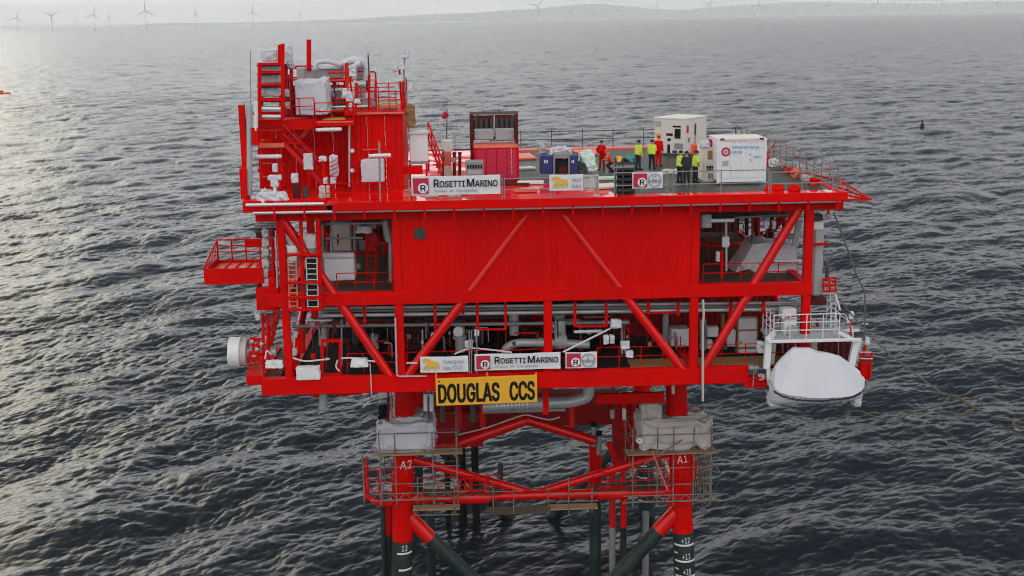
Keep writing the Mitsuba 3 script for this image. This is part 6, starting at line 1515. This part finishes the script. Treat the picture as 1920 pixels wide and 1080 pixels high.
# side guard platforms at the legs
for k, (b, sx, lb) in enumerate((((682, 860, 735, 945), 1, 'red railed half platform left of the left jacket leg'), ((1252, 858, 1297, 945), -1, 'red railed half platform right of the right jacket leg'))):
    Y = 5.0
    t = thing('leg_platform', lb, 'platform')
    x0, x1, z0, z1 = pext(*b, Y)
    if k == 0:
        obj('floor_edge', path_tube([[x1, Y, z0], [x0 + .9, Y, z0 - .02], [x0, Y + .8, z0 + .2], [x0, Y + 2.6, z0 + .2]], .16, 10, .3), 'm_red', t, 30)
        for x, y in ((x0, Y + .8), (x0, Y + 2.6), (x0 + .9, Y), (x1, Y)): obj('post', tube([x, y, z0], [x, y, z0 + 2.1], .05, 8), 'm_red', t, 30)
        for zz in (.7, 1.4, 2.1): obj('rail', path_tube([[x1, Y, z0 + zz], [x0 + .9, Y, z0 + zz], [x0, Y + .8, z0 + zz], [x0, Y + 2.6, z0 + zz]], .035, 6, .3), 'm_red', t, 30)
    else:
        obj('floor_edge', path_tube([[x0, Y, z0], [x1 - .5, Y, z0], [x1, Y + .9, z0 + .1]], .14, 10, .3), 'm_red', t, 30)
        for zz in (.8, 1.6): obj('rail', path_tube([[x0, Y, z0 + zz], [x1 - .4, Y, z0 + zz], [x1, Y + .8, z0 + zz]], .045, 6, .3), 'm_red', t, 30)
        for x, y in ((x0, Y), (x1 - .4, Y), (x1, Y + .8)): obj('post', tube([x, y, z0], [x, y, z0 + 1.7], .05, 8), 'm_red', t, 30)
t = thing('riser_guard', 'red curved riser guard bulging right of the right jacket leg', 'guard')
obj('shell', path_tube([at(1283, 838, 6.6), at(1296, 868, 6.6), at(1296, 890, 6.6), at(1284, 912, 6.6)], .34, 14, .5), 'm_red', t, 30)
# walkway between the legs
t = thing('jacket_walkway', 'plank walkway with tube rails hung along the lower cross brace', 'walkway')
wx = [float(at(p, 948, 5.0)[0]) for p in (774, 862, 912, 1028, 1120)]
wz = [float(at(p, q, 5.0)[2]) for p, q in ((800, 954), (960, 960), (1075, 952))]
for (a, b, z) in ((wx[0], wx[1], wz[0]), (wx[2], wx[3], wz[1]), (wx[3] + .1, wx[4], wz[2])):
    for k in range(3): obj('plank', box(a, b, 4.7 + .27 * k, 4.94 + .27 * k, z, z + .06), 'm_wood', t)
obj('toe_board', box(wx[2], wx[3], 4.66, 4.69, wz[1] + .03, wz[1] + .5), 'm_floor', t)
for px in (783, 852, 925, 963, 1028, 1066, 1110): obj('standard', ptube((px, 895 if px in (783, 852, 1066) else 915, 4.6), (px, 962, 4.6), .035, 6), 'm_scaffold', t, 30)
for a, b, y in ((910, 980, 922), (1020, 1122, 925), (770, 862, 912), (1028, 1122, 940), (774, 862, 966)): obj('rail', ptube((a, y, 4.55), (b, y - 1, 4.55), .03, 6), 'm_scaffold', t, 30)
for a, b, lb in ((-7.3, -2.6, 'red railing along the left part of the lower cross brace between the legs'), (3.0, 7.3, 'red railing along the right part of the lower cross brace between the legs')):
    guard_rail([[a, 5.5, 8.7], [b, 5.5, 8.7]], lb, h=1.15, step=.95)
    obj('grating_floor', box(a, b, 5.45, 6.5, 8.66, 8.70), 'm_floor', plat)
t = thing('sub_frame', 'red tube frame standing on the lower cross brace left of the middle', 'frame')
for px in (862, 872, 884, 915): obj('post', ptube((px, 898, 5.6), (px, 938, 5.6), .06, 8), 'm_red', t, 30)
obj('rail', ptube((858, 900, 5.6), (920, 893, 5.6), .06, 8), 'm_red', t, 30)
# ================================================================== lines and floating hose on the right
rope([at(1563, 398, 0), at(1585, 455, -.3), at(1606, 516, -.3), at(1622, 548, -.3)], .05, 'm_rope', 'dark line sloping down from the right deck corner', bend=1)
rope([at(1622, 546, -.4), at(1621, 638, -.5)], .045, 'm_rope', 'thick hanging line above the bulb lamp at the far right', bend=0)
rope([at(1572, 560, .6), at(1602, 596, -2), at(1640, 640, -6), at(1700, 690, -10), at(1770, 740, -14)], .04, 'm_rope', 'long line running from the davit out to the lower right', bend=2)
obj('line_wrapping', tube(at(1617, 606, -.4), at(1627, 608, -.4), .06, 6), 'm_light_blue', label='blue tape where two lines cross right of the davit', cat='tape')
def floating(pts, r, label, seed):
    P = [onz(x, y, .15) for x, y in pts]
    from scipy.interpolate import CubicSpline
    s = np.linspace(0, len(P) - 1, 60)
    q = CubicSpline(range(len(P)), np.array(P))(s)
    q[:, 0] += (meshkit.noise(np.stack([s * 2.3, 0 * s, 0 * s], -1), seed) - .5) * 1.2
    q[:, 2] = .25 + .25 * np.sin(s * 3.1)
    return rope(list(q), r, 'm_hose', label, 'hose', 0, 'floating_hose')
floating([(1770, 740), (1830, 765), (1880, 790), (1930, 812)], .13, 'brown floating hose drifting to the right edge of the water', 1)
floating([(1580, 776), (1640, 782), (1700, 783), (1750, 765), (1800, 752), (1840, 762)], .09, 'pale thin floating hose curving across the water on the right', 2)
t = thing('marker_buoy', 'small dark marker buoy alone on the water at the upper right', 'buoy')
p = onz(1729, 238, 0)
obj('body', tube(p + [0, 0, -.5], p + [0, 0, 1.0], .8, 14, .55), 'm_black', t, 30); obj('mast', tube(p + [0, 0, 1.0], p + [0, 0, 2.2], .3, 8), 'm_black', t, 30)
p = onz(4, 177, 0)
t = thing('work_boat', 'tiny orange work boat at the left edge of the water', 'boat')
pr = [(-4.5, -.9), (2.5, -1.1), (4.8, 0), (2.5, 1.1), (-4.5, .9)]
v, f = prism(pr, -.3, 1.0); obj('hull', (v + p, f), 'm_orange', t)
obj('cabin', bev(p[0] - 2.5, p[0] + .5, p[1] - .7, p[1] + .7, 1.0, 2.2, .1), 'm_orange', t)
